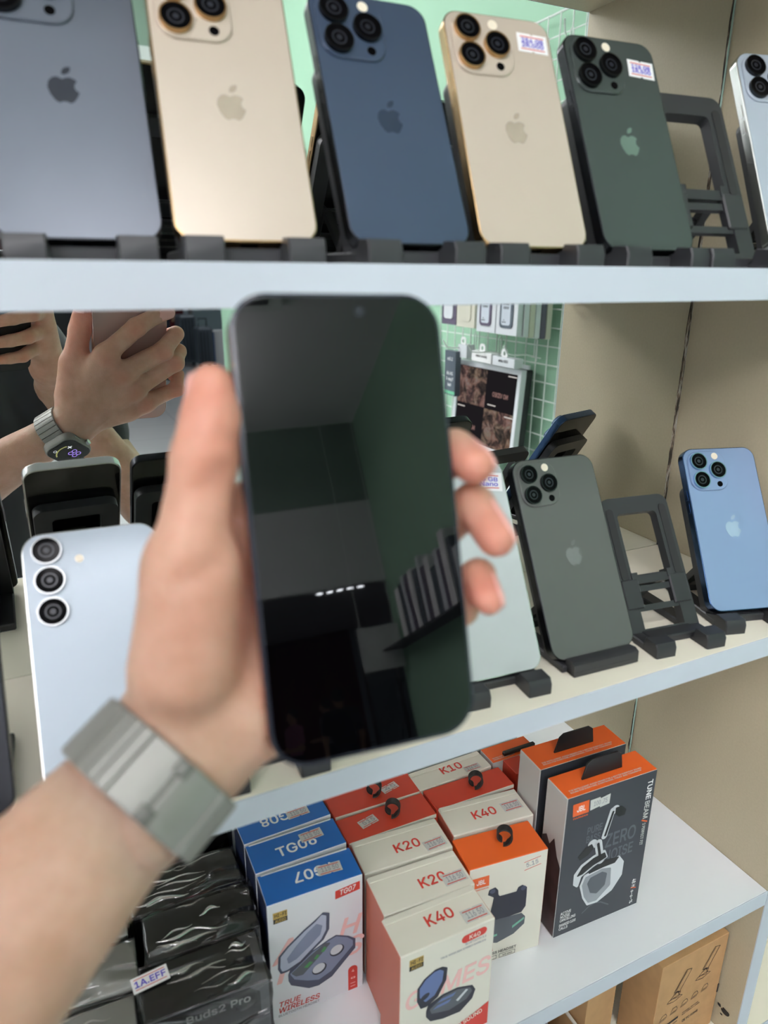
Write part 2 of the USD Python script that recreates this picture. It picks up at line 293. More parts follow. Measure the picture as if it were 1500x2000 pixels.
obj('worn_mirror_edge', trimesh.Trimesh(np.vstack([sv, sv2]), np.vstack([sf, sf[:, ::-1] + 2 * n_, wall_]), process=False), 'mirror_edge', cab, label='dark chipped silvering along the mirror edge', smooth=False)
for z0, z1 in ((.42, .556), (-.291, -.045)): obj('glass_rim', cbox(-.0030, -.0016, -.0007, .0006, z0, z1), 'glass_edge', cab, label='bare bright glass edge of the mirror', smooth=False)
# worn fixing hole low on the side panel
obj('worn_hole', cat_([on_front(ex(P2([(x * r, z * r) for (x, z), r in zip([(math.cos(q), .8 * math.sin(q)) for q in np.arange(14) * 2 * math.pi / 14], R_)]), .0006), 0, dx, dz) for dx, dz, R_ in ((0, 0, .0036 + .0022 * rng.random(14)), (-.0085, .0015, .0012 + .0016 * rng.random(14)), (-.004, -.0075, .0006 + .0012 * rng.random(14)))]).apply_transform(trimesh.transformations.rotation_matrix(-math.pi / 2, (0, 0, 1))).apply_translation((-.0003, -.182, -.50)), 'ink_black', cab)
mat('wood_far', (120, 118, 112), .6)

# ------------------------------------------------------------------ green wall: wire grid, hooks, packs, monitor
grid = thing('wire_grid', 'white wire grid panel fixed to the green wall', 'wire grid')
gy = [-1.035 - .0494 * k for k in range(-1, 14)]; gz = [.898 - .0505 * k for k in range(0, 25)]
def rod(a, b, r): return tube([a, b], r, 6)
for k, y in enumerate(gy): obj('wire', rod((.690, y, gz[-1]), (.690, y, gz[0]), .0018), 'wire_white', grid)
for k, z in enumerate(gz): obj('wire', rod((.6925, gy[0], z), (.6925, gy[-1], z), .003 if k == 0 else .0018), 'wire_white', grid)
def hook(tip, base, label):
    tip = np.array(tip); base = np.array(base); d = base - tip
    t = thing('display_hook', label, 'hook', None, 'white wire hooks on the grid')
    pts = [tip, tip + d * .12 + (0, 0, -.018), tip + d * .3 + (0, 0, -.016), tip + d * .65 + (0, 0, -.004), base + (-.004, 0, 0)]
    obj('wire_arm', tube(pts, .0021, 8), 'wire_white', t)
    obj('bracket', cat_(tube([base + (0, -.012, .0), base + (0, -.012, .045), base + (0, -.006, .052), base + (0, 0, .045), base + (0, 0, -.012)], .0016, 6), tube([base + (-.001, -.02, -.002), base + (-.001, .02, -.002)], .0016, 6)), 'wire_white', t)
hook((.52, -1.052, .101), (.686, -1.126, .058), 'white wire hook above the monitor, nearest the cabinet panel')
hook((.52, -1.23, .090), (.686, -1.30, .05), 'white wire hook above the middle of the monitor')
hook((.52, -1.37, .090), (.686, -1.44, .05), 'white wire hook above the far end of the monitor')
hook((.585, -1.075, .83), (.686, -1.17, .80), 'dark-tipped wire hook high on the grid, farther one')
hook((.585, -.985, .83), (.686, -1.075, .80), 'dark-tipped wire hook high on the grid, nearer one')
mat('pack_silver', (214, 218, 222), .4); mat('pack_slate', (84, 94, 104), .4); mat('pack_label', (196, 204, 214), .6); mat('pack_beige', (206, 204, 188), .5); mat('pack_purple', (92, 84, 104), .5); mat('mint', (110, 190, 150), .5)
# local frame of everything hung on the wall: x runs toward the cabinet (+y world is away from the viewer's back), face looks to -x
def wall_frame(x, y, z): return frame((x, y, z), (0, -1, 0), (1, 0, 0), (0, 0, 1))
def case_pack(x, y, z, w, h, label, front, lab, case='pack_slate'):
    t = thing('case_pack', label, 'phone case pack', wall_frame(x, y, z), 'phone case packs hanging on the grid')
    obj('carton', cbox(-w / 2, w / 2, 0, .017, 0, h, .0008), front, t)
    obj('case', slab(w * .62, h * .86, .003, .012, .001, cz=h * .5 + .004, y0=-.003), case, t)
    if lab:
        obj('paper_label', on_front(ex(P2(rrect(w * .42, h * .42, .008)), .0004), .003, 0, h * .34), 'pack_label', t)
        L = [text2(s, .006, 0, h * .47 - .011 * k, center=True, sx=.9) for k, s in enumerate(('FASHION', 'SIMPLE', 'SERIES'))] + [text2(s, .003, .008, h * .2 - .006 * k, center=True) for k, s in enumerate(('16', 'PRO MAX'))]
        obj('printed_text', on_front(cat_(L), .0036), 'ink_black', t)
    return t
case_pack(.572, -1.121, .122, .098, .20, 'grey phone case pack with a pale label, front of the hook nearest the panel', 'pack_silver', True)
for k in range(5):
    case_pack(.592 + .019 * k, -1.119, .119 - .002 * k, .100, .20, 'phone case pack behind the front one on the nearest hook, %s in its stack' % ('second', 'third', 'fourth', 'fifth', 'last')[k], ('pack_silver', 'pack_beige', 'pack_silver', 'pack_purple', 'pack_beige')[k], False)
case_pack(.572, -1.222, .122, .094, .20, 'grey phone case pack with a pale label on the second hook', 'pack_silver', True, 'pack_purple')
case_pack(.575, -1.335, .128, .1, .19, 'beige pack with a round badge left of the labelled phone cases', 'pack_beige', False, 'pack_beige')
case_pack(.580, -1.44, .130, .085, .19, 'purple and white pack farthest along the grid', 'pack_purple', False, 'pack_silver')
def small_box(x, y, z, w, h, d, label, mt, txt=None):
    t = thing('accessory_box', label, 'box', wall_frame(x, y, z), None)
    obj('carton', cbox(-w / 2, w / 2, 0, d, 0, h, .0006), mt, t)
    obj('hang_tab', on_front(ex(P2(rrect(.03, .026, .01)).difference(Point(0, 0).buffer(.006)), .001), 0, 0, h + .011, .004), 'paper_white', t)
    if txt: obj('printed_text', on_front(text2(txt, .007, 0, h * .6, center=True), .0003), 'ink_black', t)
small_box(.60, -1.278, .030, .105, .030, .03, 'small white box hanging over the middle of the monitor', 'paper_white', 'phone holder')
small_box(.60, -1.165, .030, .108, .026, .03, 'small grey box with round badge hanging over the monitor corner', 'pack_silver', 'USB cable')
small_box(.60, -1.385, .032, .05, .04, .03, 'small pale box hanging near the far hook', 'pack_silver')
lp = thing('cable_pack', 'tall dark pack with white lettering beside the monitor', 'pack', wall_frame(.585, -1.43, -.09))
obj('carton', cbox(-.033, .033, 0, .02, 0, .14, .0006), 'pack_slate', lp); obj('mint_band', cbox(-.033, .033, -.0004, .0001, .004, .014), 'mint', lp)
obj('printed_text', on_front(cat_(text2('1.5m', .010, 0, .115, center=True), text2('2A 6A', .010, 0, .07, center=True), text2('Type-C', .009, 0, .052, center=True), text2('fast', .009, 0, .034, center=True)), .0004), 'ink_white', lp)
wp = obj('grid_plate', cbox(.680, .686, -1.19, -1.15, -.14, .03), 'melamine_white'); setp(wp, 'white plate clipped to the wire grid beside the monitor', 'plate')
# monitor
mat('bezel_grey', (222, 226, 230), .4); emit('screen_dark', (44, 40, 44), .55); emit('screen_text', (170, 130, 125), .8); emit('screen_white', (235, 225, 220), .9)
marked('screen_video', {'tc': ('texture_coordinate', {}), 'n': ('noise_texture', {'scale': 26.0, 'detail': 6.0, 'roughness': .72, 'distortion': .6}), 'w': ('voronoi_texture', {'scale': 22.0}),
    'r': ('rgb_ramp', {'ramp': [(.34, lin((30, 30, 36))), (.46, lin((84, 70, 66))), (.54, lin((150, 118, 106))), (.64, lin((150, 142, 134)))]}), 'm': ('mix_color', {'fac': .12, 'blend_type': 'multiply'}), 'e': ('emission', {'strength': .75})},
    [('tc.object', 'n.vector'), ('tc.object', 'w.vector'), ('n.fac', 'r.fac'), ('r.color', 'm.a'), ('w.color', 'm.b'), ('m.result', 'e.color')], surface='e.emission')
W_, H_ = .324, .269
mon = thing('monitor', 'grey-framed monitor showing camera views in front of the green wall', 'monitor', leanframe(.62, -1.296, -.113 - H_ / 2, -math.pi / 2 - .054, .063))
obj('frame', cat_([cbox(-W_ / 2, W_ / 2, 0, .02, 0, .018, .002), cbox(-W_ / 2, W_ / 2, 0, .02, H_ - .016, H_, .002), cbox(-W_ / 2, -W_ / 2 + .016, 0, .02, .016, H_ - .014, .001), cbox(W_ / 2 - .016, W_ / 2, 0, .02, .016, H_ - .014, .001)]), 'bezel_grey', mon)
obj('back_shell', cbox(-W_ / 2, W_ / 2, .02, .045, 0, H_, .004), 'black_plastic', mon)
sx0, sx1, sz0, sz1 = -W_ / 2 + .016, W_ / 2 - .016, .018, H_ - .016; zm = (sz0 + sz1) / 2
scr = obj('screen', cbox(sx0, sx1, .004, .02, sz0, sz1), 'screen_dark', mon, smooth=False)
# four camera views: video upper and lower on opposite corners, "NO VIDEO" on the others (world sees it unmirrored)
obj('video_tile', cat_(cbox(.001, sx1 - .001, .0034, .004, zm + .001, sz1 - .001), cbox(sx0 + .001, -.001, .0034, .004, sz0 + .001, zm - .001)), 'screen_video', scr, smooth=False)
obj('tile_text', on_front(cat_([fit_text('NO VIDEO', .013, cx - .037, cz - .006, .074) for cx, cz in ((-.073, (zm + sz1) / 2 - .012), (.073, (zm + sz0) / 2 - .012))]), .0004, y=.004), 'screen_text', scr)
obj('tile_caption', on_front(cat_([ex(sbox(x, z, x + .04, z + .003)) for x, z in ((sx0 + .004, sz1 - .01), (sx0 + .09, zm + .012), (.1, zm - .012), (sx0 + .004, zm - .012))]), .0005, y=.0034), 'screen_white', scr)
obj('stand_foot', cat_(cbox(-.02, .02, .02, .04, -.07, .03), cbox(-.09, .09, -.05, .045, -.086, -.07, .004)), 'black_plastic', mon)
bs = thing('counter', 'low white counter under the monitor along the green wall', 'counter'); obj('top', cbox(.40, XR - .001, -3.2, -.95, -.36, -.335, .001), 'melamine_white', bs); obj('carcass', cbox(.42, XR - .001, -3.18, -.97, ZF, -.36), 'melamine_white', bs)
# boxes and books standing on a high ledge of the green wall (seen in the phone's screen)
led = thing('wall_ledge', 'narrow dark ledge high on the green wall', 'ledge'); obj('board', cbox(.56, XR - .001, -4.95, -2.9, .53, .54), 'wall_dark', led)
y = -3.0
for k in range(15):
    w, h = random.uniform(.05, .10), random.uniform(.22, .38)
    t = obj('flat_box', cbox(.57, .705, y - w, y, .541, .541 + h, .002), ('pack_silver', 'pack_slate', 'paper_white', 'pack_purple')[k % 4]); y -= w + random.choice((.004, .03))
    setp(t, '%s flat box on the high wall ledge, %s counting from the cabinet' % (('silver', 'slate', 'white', 'purple')[k % 4], 'first second third fourth fifth sixth seventh eighth ninth tenth eleventh twelfth thirteenth fourteenth fifteenth'.split()[k]), 'box', 'flat boxes on the wall ledge')
sg = thing('hanging_sign', 'blank light grey square board hanging at the shop opening', 'sign', frame((.555, -4.85, .56)))
obj('board', cbox(-.145, .145, -.01, .01, -.15, .15, .002), 'wall_grey', sg); obj('hanger', cat_(rod((-.12, 0, .15), (-.12, 0, 1.74), .002), rod((.12, 0, .15), (.12, 0, 1.74), .002)), 'wire_white', sg)

# ------------------------------------------------------------------ things far off in the hall
def suitcase(x, y, w, h, d, label, mt='pack_slate'):
    t = thing('suitcase', label, 'suitcase', frame((x, y, ZF)))
    obj('shell', cbox(-w / 2, w / 2, -d / 2, d / 2, .05, h, .03), mt, t); obj('ribs', cat_([cbox(-w / 2 + .04 + q, -w / 2 + .055 + q, d / 2 - .002, d / 2 + .008, .1, h - .06) for q in np.arange(0, w - .09, .05)]), 'black_plastic', t)
    obj('handle', tube([(-w / 4, 0, h), (-w / 4, 0, h + .12), (w / 4, 0, h + .12), (w / 4, 0, h)], .01, 6), 'black_plastic', t)
    for sx in (-1, 1): obj('wheel', disc(sx * (w / 2 - .05), .03, .03, -.012, .012, 12), 'black_plastic', t)
suitcase(1.62, -11.2, .26, .78, .4, 'dark hard suitcase on the hall floor, the taller one at the left')
suitcase(1.80, -10.8, .24, .62, .35, 'dark hard suitcase on the hall floor, the shorter one in front')
suitcase(1.38, -11.8, .26, .55, .35, 'small black suitcase behind the taller suitcase', 'black_plastic')
bx = thing('floor_box', 'tall white and blue carton standing beside the suitcases', 'box', frame((2.02, -10.9, ZF))); obj('carton', cbox(-.09, .09, -.1, .1, 0, .55, .004), 'paper_white', bx)
mat('blue_print', (40, 92, 160), .5); obj('printed_band', cbox(-.091, -.05, .1, .1006, .02, .53), 'blue_print', bx); obj('blue_side', cbox(-.0906, -.09, -.09, .09, .02, .53), 'blue_print', bx)
gd = thing('glass_door', 'tall glass doors with steel frames at the hall side', 'door', frame((3.1, -13.5, ZF)))
for k in range(3):
    obj('pane', cbox(-.9 + .62 * k, -.34 + .62 * k, -.005, .005, .05, 2.1), 'clear_pane', gd, smooth=False); obj('post', cbox(-.96 + .62 * k, -.90 + .62 * k, -.03, .03, 0, 2.2), 'steel', gd)
    obj('knob', cbox(-.42 + .62 * k, -.38 + .62 * k, -.04, .04, .95, 1.15, .01), 'steel', gd)
cb = thing('black_cabinet', 'black shelving unit with steel edges in the hall', 'cabinet', frame((-.35, -12.5, ZF)))
obj('body', cbox(-1.4, .55, -.3, .3, 0, 1.35, .01), 'black_plastic', cb); obj('steel_edge', cat_(cbox(-1.4, .56, .3, .315, 1.0, 1.03), cbox(-1.4, .56, .3, .315, 1.31, 1.35), cbox(.5, .55, .3, .315, 0, 1.35)), 'steel', cb)
ds = thing('floor_disc', 'round grey-green floor socket cover in the hall tiles', 'floor cover', frame((.93, -7.6, ZF + .001))); obj('lid', loft([np.stack([q * np.cos(a_), q * np.sin(a_), np.full(16, z)], 1) for q, z in ((.06, 0), (.06, .004), (.055, .006))]), 'pack_beige', ds)
ac = thing('ceiling_vent', 'square dark-slotted air conditioner cassette in the shop ceiling', 'air conditioner', frame((-.35, -2.95, ZC)))
obj('panel', cbox(-.4, .4, -.4, .4, -.03, 0, .006), 'wire_white', ac); obj('grille', cbox(-.25, .25, -.25, .25, -.034, -.03), 'wall_dark', ac)
for s in (-1, 1):
    obj('slot', cbox(-.32, .32, .31 * s - .02, .31 * s + .02, -.033, -.03), 'black_plastic', ac)

# ------------------------------------------------------------------ phone stands
def make_stand(name, label, m, kind='hooks', w=.068, h=.118, group=None, ztop=.010, empty=False):
    """frame local: origin where the phone's front lower edge rests, x right, y into the lean, z up along the lean; m carries lean"""
    t = thing(name, label, 'phone stand', m['base'], group); th = m['tilt']; c, s = math.cos(th), math.sin(th); z0 = m['z0']
    R = np.eye(4); R[:3, :3] = np.array([[1, 0, 0], [0, c, s], [0, -s, c]]); R[2, 3] = z0     # lean in the stand's own upright frame
    T = lambda q: q.copy().apply_transform(R)
    y0 = .0092
    outer = P2(rrect(w, h, .009)); win = affinity.translate(P2(rrect(w - .028, h * .43, .004)), 0, h * .17); low = affinity.translate(sbox(-w / 2 + .014, -h * .40, w / 2 - .014, -h * .10), 0, 0)
    pl = on_front(ex(outer.difference(win).difference(low), .0085), 0, 0, h / 2 - .002, y0 + .0085)
    obj('back_frame', T(pl), 'black_plastic', t)
    for sx in (-1, 1):
        obj('grip_pad', T(on_front(ex(P2(rrect(.007, h * .5, .0034)), .0006), 0, sx * (w / 2 - .007), h * .66, y0)), 'black_rubber', t)
        obj('slide_clip', T(cat_(cbox(sx * (w / 2 - .010) - .0085, sx * (w / 2 - .010) + .0085, y0 - .0014, y0 + .006, h * .22, h * .42, .001), cbox(sx * (w / 2 - .016) - .003, sx * (w / 2 - .016) + .003, y0 - .001, y0 + .009, h * .40, h * .46))), 'black_plastic', t)
    for z_ in (.20, .33): obj('crossbar', T(cbox(-w / 2 + .012, w / 2 - .012, y0 + .001, y0 + .005, h * z_, h * z_ + .005)), 'black_plastic', t)
    obj('hinge_rod', T(tube([(-w / 2 + .012, y0 + .004, h * .43), (w / 2 - .012, y0 + .004, h * .43)], .0022, 8)), 'black_plastic', t)
    yb = .085
    obj('base_plate', cat_(cbox(-w / 2, -w / 2 + .014, -.004, yb, 0, .006, .001), cbox(w / 2 - .014, w / 2, -.004, yb, 0, .006, .001), cbox(-w / 2 + .012, w / 2 - .012, yb - .02, yb, 0, .006, .001), cbox(-w / 2 + .010, w / 2 - .010, .0, .016, 0, .0068, .001)), 'black_plastic', t)
    # ribbed rear support between the base's back and the frame's middle
    q0 = np.array([0, yb - .012, .006]); q1 = np.array([0, s * h * .42 + c * (y0 + .007), z0 + c * h * .42 - s * (y0 + .007)]); d = q1 - q0; L = np.linalg.norm(d); d /= L; e = np.cross((1, 0, 0), d)
    def bar(x0, x1, a, b, hh): 
        q = cbox(x0, x1, -hh, hh, 0, 1); V = q.vertices; q.vertices = q0 + V[:, [0]] * [1, 0, 0] + (a + (b - a) * V[:, [2]]) * L * d + V[:, [1]] * e; return q
    obj('rear_strut', cat_([bar(-.018, -.011, 0, 1, .003), bar(.011, .018, 0, 1, .003)] + [bar(-.016, .016, .12 + .13 * k, .17 + .13 * k, .0025) for k in range(5)]), 'black_plastic', t)
    if kind == 'hooks':
        for sx in (-1, 1):
            xc = sx * (w / 2 - .0095); prof = [(.010, 0), (-.019, 0), (-.019, .0075), (-.0165, .0118), (-.0045, .0122), (-.0025, z0 - .0012), (.010, z0 - .0052)]
            r = [np.stack([np.full(len(prof), xc + q), np.array(prof)[:, 0], np.array(prof)[:, 1]], 1) for q in (-.0085, .0085)]
            sm = [np.stack([np.full(len(prof), xc + q), np.array(prof)[:, 0] * .96, np.array(prof)[:, 1] * .96 + .0002], 1) for q in (-.0093, .0093)]
            obj('front_hook', loft([sm[0], r[0], r[1], sm[1]]), 'black_plastic', t)
    else:
        obj('front_lip', cat_(cbox(-.030, .030, -.013, .012, 0, .0055, .001), loft([np.stack([np.full(5, x_), np.array([-.013, -.0125, -.0085, -.0015, -.0015]), np.array([.001, .0100, .0118, .0105, .001])], 1) for x_ in (-.030, .030)])), 'black_plastic', t)
    return t
def lean_base(x, y, zs, yaw, tilt, z0=.010): return {'base': yawframe((x, y, zs), yaw), 'tilt': tilt, 'z0': z0}

# ------------------------------------------------------------------ phones
def apple_shape(s):
    """the fruit mark as it stands on the phone backs; s = height"""
    body = [(0, .60), (.10, .66), (.22, .67), (.34, .62), (.40, .55), (.33, .46), (.31, .34), (.36, .24), (.44, .18), (.38, .04), (.27, -.13), (.17, -.19), (.06, -.14), (-.04, -.14), (-.15, -.19), (-.26, -.12), (-.38, .08), (-.44, .30), (-.40, .50), (-.29, .63), (-.16, .67)]
    b = Polygon(body).buffer(.03).buffer(-.03).difference(Point(.50, .38).buffer(.165))
    leaf = Point(0.03, .98).buffer(.22).intersection(Point(.21, .80).buffer(.22))
    g = unary_union([b.buffer(-.012).buffer(.012), leaf]); return affinity.scale(affinity.translate(g, 0, -.38), s, s, origin=(0, 0))
def lens(parent, x, z, r, y, ring='lens_ring', glow=True, depth=.0024):
    l = obj('camera_lens', ringm(x, z, r, r * .90, y - depth, y), ring, parent)
    obj('lens_glass', disc(x, z, r * .905, y - depth * .80, y), 'black_gloss', l)
    obj('lens_iris', cat_(ringm(x, z, r * .52, r * .40, y - depth * .82, y - depth * .79), disc(x, z, r * .2, y - depth * .83, y - depth * .79, 16)), 'lens_inner', l)
mat('lens_inner', (26, 29, 38), .25); mat('flash_cream', (236, 226, 206), .35, emission_color=(1, 1, 1), emission_strength=0.0)
def sticker(parent, x, z, w, h, rot, lines, y=0.0, redlines=True, ink='ink_violet', th=.0002):
    A = lambda g: affinity.translate(affinity.rotate(g, rot, origin=(0, 0)), x, z)
    notch = unary_union([Point(0, h / 2).buffer(h * .07), Point(0, -h / 2).buffer(h * .07)])
    s = obj('price_sticker', on_front(ex(A(sbox(-w / 2, -h / 2, w / 2, h / 2).difference(notch)), th), .0001, y=y), 'paper_white', parent, label='white price sticker')
    if redlines: obj('printed_line', on_front(ex(A(unary_union([sbox(-w * .4, h * .30, w * .4, h * .35), sbox(-w * .4, -h * .36, w * .4, -h * .31)])), .0001), .0001 + th, y=y), 'ink_red', s)
    T = []
    for k, q in enumerate(lines):
        lh = h * .5 / len(lines); m = text2(q, lh * .86, 0, 0, center=True); sc = w * .74 / max(np.ptp(m.vertices[:, 0]), 1e-6)
        m = text2(q, lh * .86, 0, 0, center=True, sx=sc); m.apply_translation((0, h * .25 - lh * (k + .5), 0)); m.apply_transform(trimesh.transformations.rotation_matrix(math.radians(rot), (0, 0, 1))); m.apply_translation((x, z, 0)); T.append(m)
    obj('printed_price', on_front(cat_(T), .0002 + th, y=y), ink, s); return s
def make_phone(label, m, w, h, t, rc, back, side, cams, logo=None, logo_mat=None, stick=None, plateau=None, pl_mat=None, rings='lens_ring', flash=None, lidar=None, group=None, screen=True, name='smartphone', pt=.0016):
    p = thing(name, label, 'smartphone', m, group)
    obj('body', slab(w, h, t, rc, .0007), side, p, label='metal frame of the phone')
    obj('back_glass', slab(w - .0016, h - .0016, .0006, rc - .0008, .0003, cz=h / 2, y0=-.0003), back, p)
    if screen: obj('screen', slab(w - .0022, h - .0022, .0006, rc - .001, .0003, cz=h / 2, y0=t - .0003), 'screen_black', p)
    yb = -.0003
    if plateau:
        px, pz, pw, ph, pr = plateau
        q = rrect(pw, ph, pr); q2 = rrect(pw - .0012, ph - .0012, pr - .0006)
        obj('camera_plateau', loft([np.stack([a[:, 0] + px, np.full(len(a), y_), a[:, 1] + pz], 1) for a, y_ in ((q, yb), (q, yb - pt * .6), (q2, yb - pt))]), pl_mat or back, p); yb -= pt
    for (x, z, r) in cams: lens(p, x, z, r, yb, rings)
    if flash: obj('flash', disc(flash[0], flash[1], flash[2], yb - .0003, yb), 'flash_cream', p)
    if lidar: obj('sensor', disc(lidar[0], lidar[1], lidar[2], yb - .0003, yb), 'black_gloss', p)
    if logo: obj('fruit_emblem', on_front(ex(apple_shape(logo[2]), .00012), .0003, logo[0], logo[1]), logo_mat, p)
    if stick: sticker(p, *stick, y=-.0003)
    for nm_b, sx, za, zb_ in (('volume_button', -1, .68, .74), ('volume_button', -1, .60, .66), ('side_button', 1, .60, .70)): obj(nm_b, cbox(sx * w / 2 - .0004, sx * w / 2 + .0004, t * .3, t * .7, h * za, h * zb_, .0002), side, p)
    obj('port', cbox(-.0045, .0045, t * .35, t * .65, -.0002, .0005), 'black_gloss', p)
    return p
def pro(label, m, w, h, back, side, logo_mat, stick=None, big=1.0, plmat=None, rings='lens_ring', group=None, logo_z=.5, lr=.0083):
    s = 38.5e-3 * big; px, pz = -w / 2 + .0032 + s / 2, h - .0032 - s / 2; o = s * .235; r = lr * big
    return make_phone(label, m, w, h, .0083, .0105 * w / .0715, back, side, [(px - o, pz + o, r), (px - o, pz - o, r), (px + o, pz, r)], (0, h * logo_z, .0165), logo_mat, stick,
                      (px, pz, s, s, .0105), plmat, rings, (px + o, pz + s * .36, .0031), (px + o * 1.05, pz - s * .35, .0026), group)
mat('lens_ring', (60, 62, 66), .2, 1.0); mat('ring_gold', (196, 160, 116), .2, 1.0); mat('ring_blue', (150, 172, 196), .18, 1.0); mat('ring_steel', (176, 178, 180), .3, 1.0)
mat('back_graphite', (94, 101, 112), .28, .15); mat('back_blue', (58, 72, 92), .28, .15); mat('back_gold', (186, 174, 159), .28, .15); mat('back_green', (62, 70, 68), .28, .15)
mat('back_spacegrey', (90, 92, 90), .28, .15); mat('back_sierra', (122, 146, 178), .28, .15); mat('back_silver', (164, 175, 186), .3, .1); mat('back_white', (182, 190, 190), .4); mat('back_rose', (205, 178, 170), .12, .2)
mat('side_gold', (176, 146, 104), .22, 1.0); mat('side_dark', (34, 36, 40), .22, .8); mat('side_blue', (60, 84, 118), .18, 1.0); mat('side_silver', (214, 214, 212), .2, 1.0); mat('side_rose', (214, 184, 170), .18, 1.0)
mat('logo_dark', (48, 52, 60), .15); mat('logo_blue', (34, 46, 64), .12); mat('logo_gold', (176, 164, 146), .15, .3); mat('logo_green', (92, 112, 102), .2); mat('logo_grey', (120, 122, 122), .08, .3); mat('logo_sierra', (160, 182, 205), .08, .3)
GRP = 'smartphones on the top shelf'
pz_ = lambda z: z
# top shelf, left to right: x, y, yaw, tilt
TOP = [(-.5715, -.1350, -.0695, .4790), (-.4957, -.1602, -.094, .473), (-.4085, -.170, -.047, .489), (-.3280, -.1711, -.1026, .468), (-.2366, -.1698, -.0826, .4744)]
for k_, ((x, y, yw, tl), arg) in enumerate(zip(TOP, [
    dict(label='grey-blue phone at the left end of the top shelf, cut by the picture edge', back='back_graphite', side='side_dark', logo_mat='logo_dark', w=.0776, h=.163, plmat='back_graphite', big=1.17),
    dict(label='desert gold phone without a price sticker, second from the left on the top shelf', back='back_gold', side='side_gold', logo_mat='logo_gold', w=.0715, h=.1496, rings='ring_gold'),
    dict(label='dark blue phone standing in the middle of the top shelf', back='back_blue', side='side_dark', logo_mat='logo_blue', w=.0715, h=.1496, plmat='back_blue'),
    dict(label='desert gold phone with a price sticker at its top right corner', back='back_gold', side='side_gold', logo_mat='logo_gold', w=.0715, h=.1496, rings='ring_gold', stick=(.0225, .1330, .0205, .0125, -3, ('256 GB', '2R.000'))),
    dict(label='green-black phone with a price sticker, next to the empty stand on the top shelf', back='back_green', side='side_dark', logo_mat='logo_green', w=.0715, h=.1496, stick=(.0225, .1290, .0205, .0125, -4, ('128 GB', '1R.500')), plmat='back_green')])):
    pro(m=leanframe(x, y, ZT + .010, yw, tl), group=GRP, **arg)
    make_stand('phone_stand', 'black folding stand under the ' + arg['label'].split(',')[0].split(' with')[0].split(' standing')[0] + (', second from the left' if k_ == 1 else ', between the dark ones' if k_ == 3 else ''), lean_base(x, y, ZT, yw, tl), group='black folding phone stands')
make_stand('phone_stand', 'empty black folding stand at the right of the top shelf', lean_base(-.1735, -.178, ZT, -.0988, .4795, .004), h=.132, group='black folding phone stands')
pro('white phone at the far right of the top shelf, cut by the picture edge', leanframe(-.074, -.170, ZT + .010, -.2191, .479), .0776, .163, 'back_silver', 'side_silver', 'logo_grey', group=GRP)
make_stand('phone_stand', 'black folding stand under the white phone at the far right of the top shelf', lean_base(-.074, -.170, ZT, -.2191, .479), group='black folding phone stands')
# middle shelf
G2 = 'smartphones on the middle shelf'
make_phone('black phone at the left edge of the middle shelf', leanframe(-.680, -.165, .010, -.03, .60), .0776, .163, .0083, .010, 'side_dark', 'side_dark', [(-.02, .14, .007)], group=G2)
make_stand('phone_stand', 'black folding stand under the black phone at the left edge of the middle shelf', lean_base(-.680, -.165, 0, -.03, .60), group='black folding phone stands')
make_phone('silver-white phone with three separate camera rings, left on the middle shelf', leanframe(-.5889, -.1835, .0100, -.0538, .63), .0759, .1585, .0079, .0115, 'back_silver', 'side_silver',
           [(-.0245, .1475, .0084), (-.0243, .1295, .0084), (-.0243, .1110, .0084)], flash=(-.0075, .1405, .0024), rings='ring_steel', group=G2)
make_stand('phone_stand', 'black folding stand under the silver-white phone on the middle shelf', lean_base(-.5889, -.1835, 0, -.0538, .63), group='black folding phone stands')
make_phone('black phone standing behind the hand on the middle shelf', leanframe(-.505, -.175, .010, -.04, .55), .0715, .1467, .0079, .010, 'side_dark', 'side_dark', [(-.02, .13, .007)], group=G2)
make_stand('phone_stand', 'black folding stand behind the hand on the middle shelf', lean_base(-.505, -.175, 0, -.04, .55), group='black folding phone stands')
make_phone('plain white phone with a price sticker, half hidden by the held phone', leanframe(-.3308, -.1643, .0095, -.0883, .5246), .0765, .160, .0079, .010, 'back_white', 'side_silver', [(-.027, .146, .006), (-.027, .128, .006)], group=G2,
           stick=(.0215, .1440, .028, .0145, -8, ('128 GB', '2 Nano')), plateau=(-.027, .137, .018, .040, .008))
make_stand('phone_stand', 'black folding stand under the plain white phone with a sticker', lean_base(-.3308, -.1643, 0, -.0883, .5246), group='black folding phone stands')
p11 = pro('space grey phone with three cameras in the middle of the middle shelf', leanframe(-.2407, -.1663, .0075, -.0510, .5163), .0778, .158, 'back_spacegrey', 'side_dark', 'logo_grey', big=.92, lr=.0080, plmat='back_spacegrey', group=G2, logo_z=.5)
make_stand('phone_stand', 'black stand with one wide lip under the space grey phone', lean_base(-.2407, -.1663, 0, -.0510, .5163, .0065), kind='lip', group='black folding phone stands')
make_stand('phone_stand', 'empty black folding stand between the grey and the blue phone', lean_base(-.1590, -.1690, 0, -.1207, .5723, .004), h=.125, group='black folding phone stands')
pro('light blue phone at the right end of the middle shelf', leanframe(-.0745, -.170, .0115, -.277, .56), .0715, .1467, 'back_sierra', 'side_blue', 'logo_sierra', big=.95, rings='ring_blue', plmat='back_sierra', group=G2, logo_z=.5)
make_stand('phone_stand', 'black folding stand under the light blue phone', lean_base(-.0745, -.170, 0, -.277, .56, .0115), group='black folding phone stands')

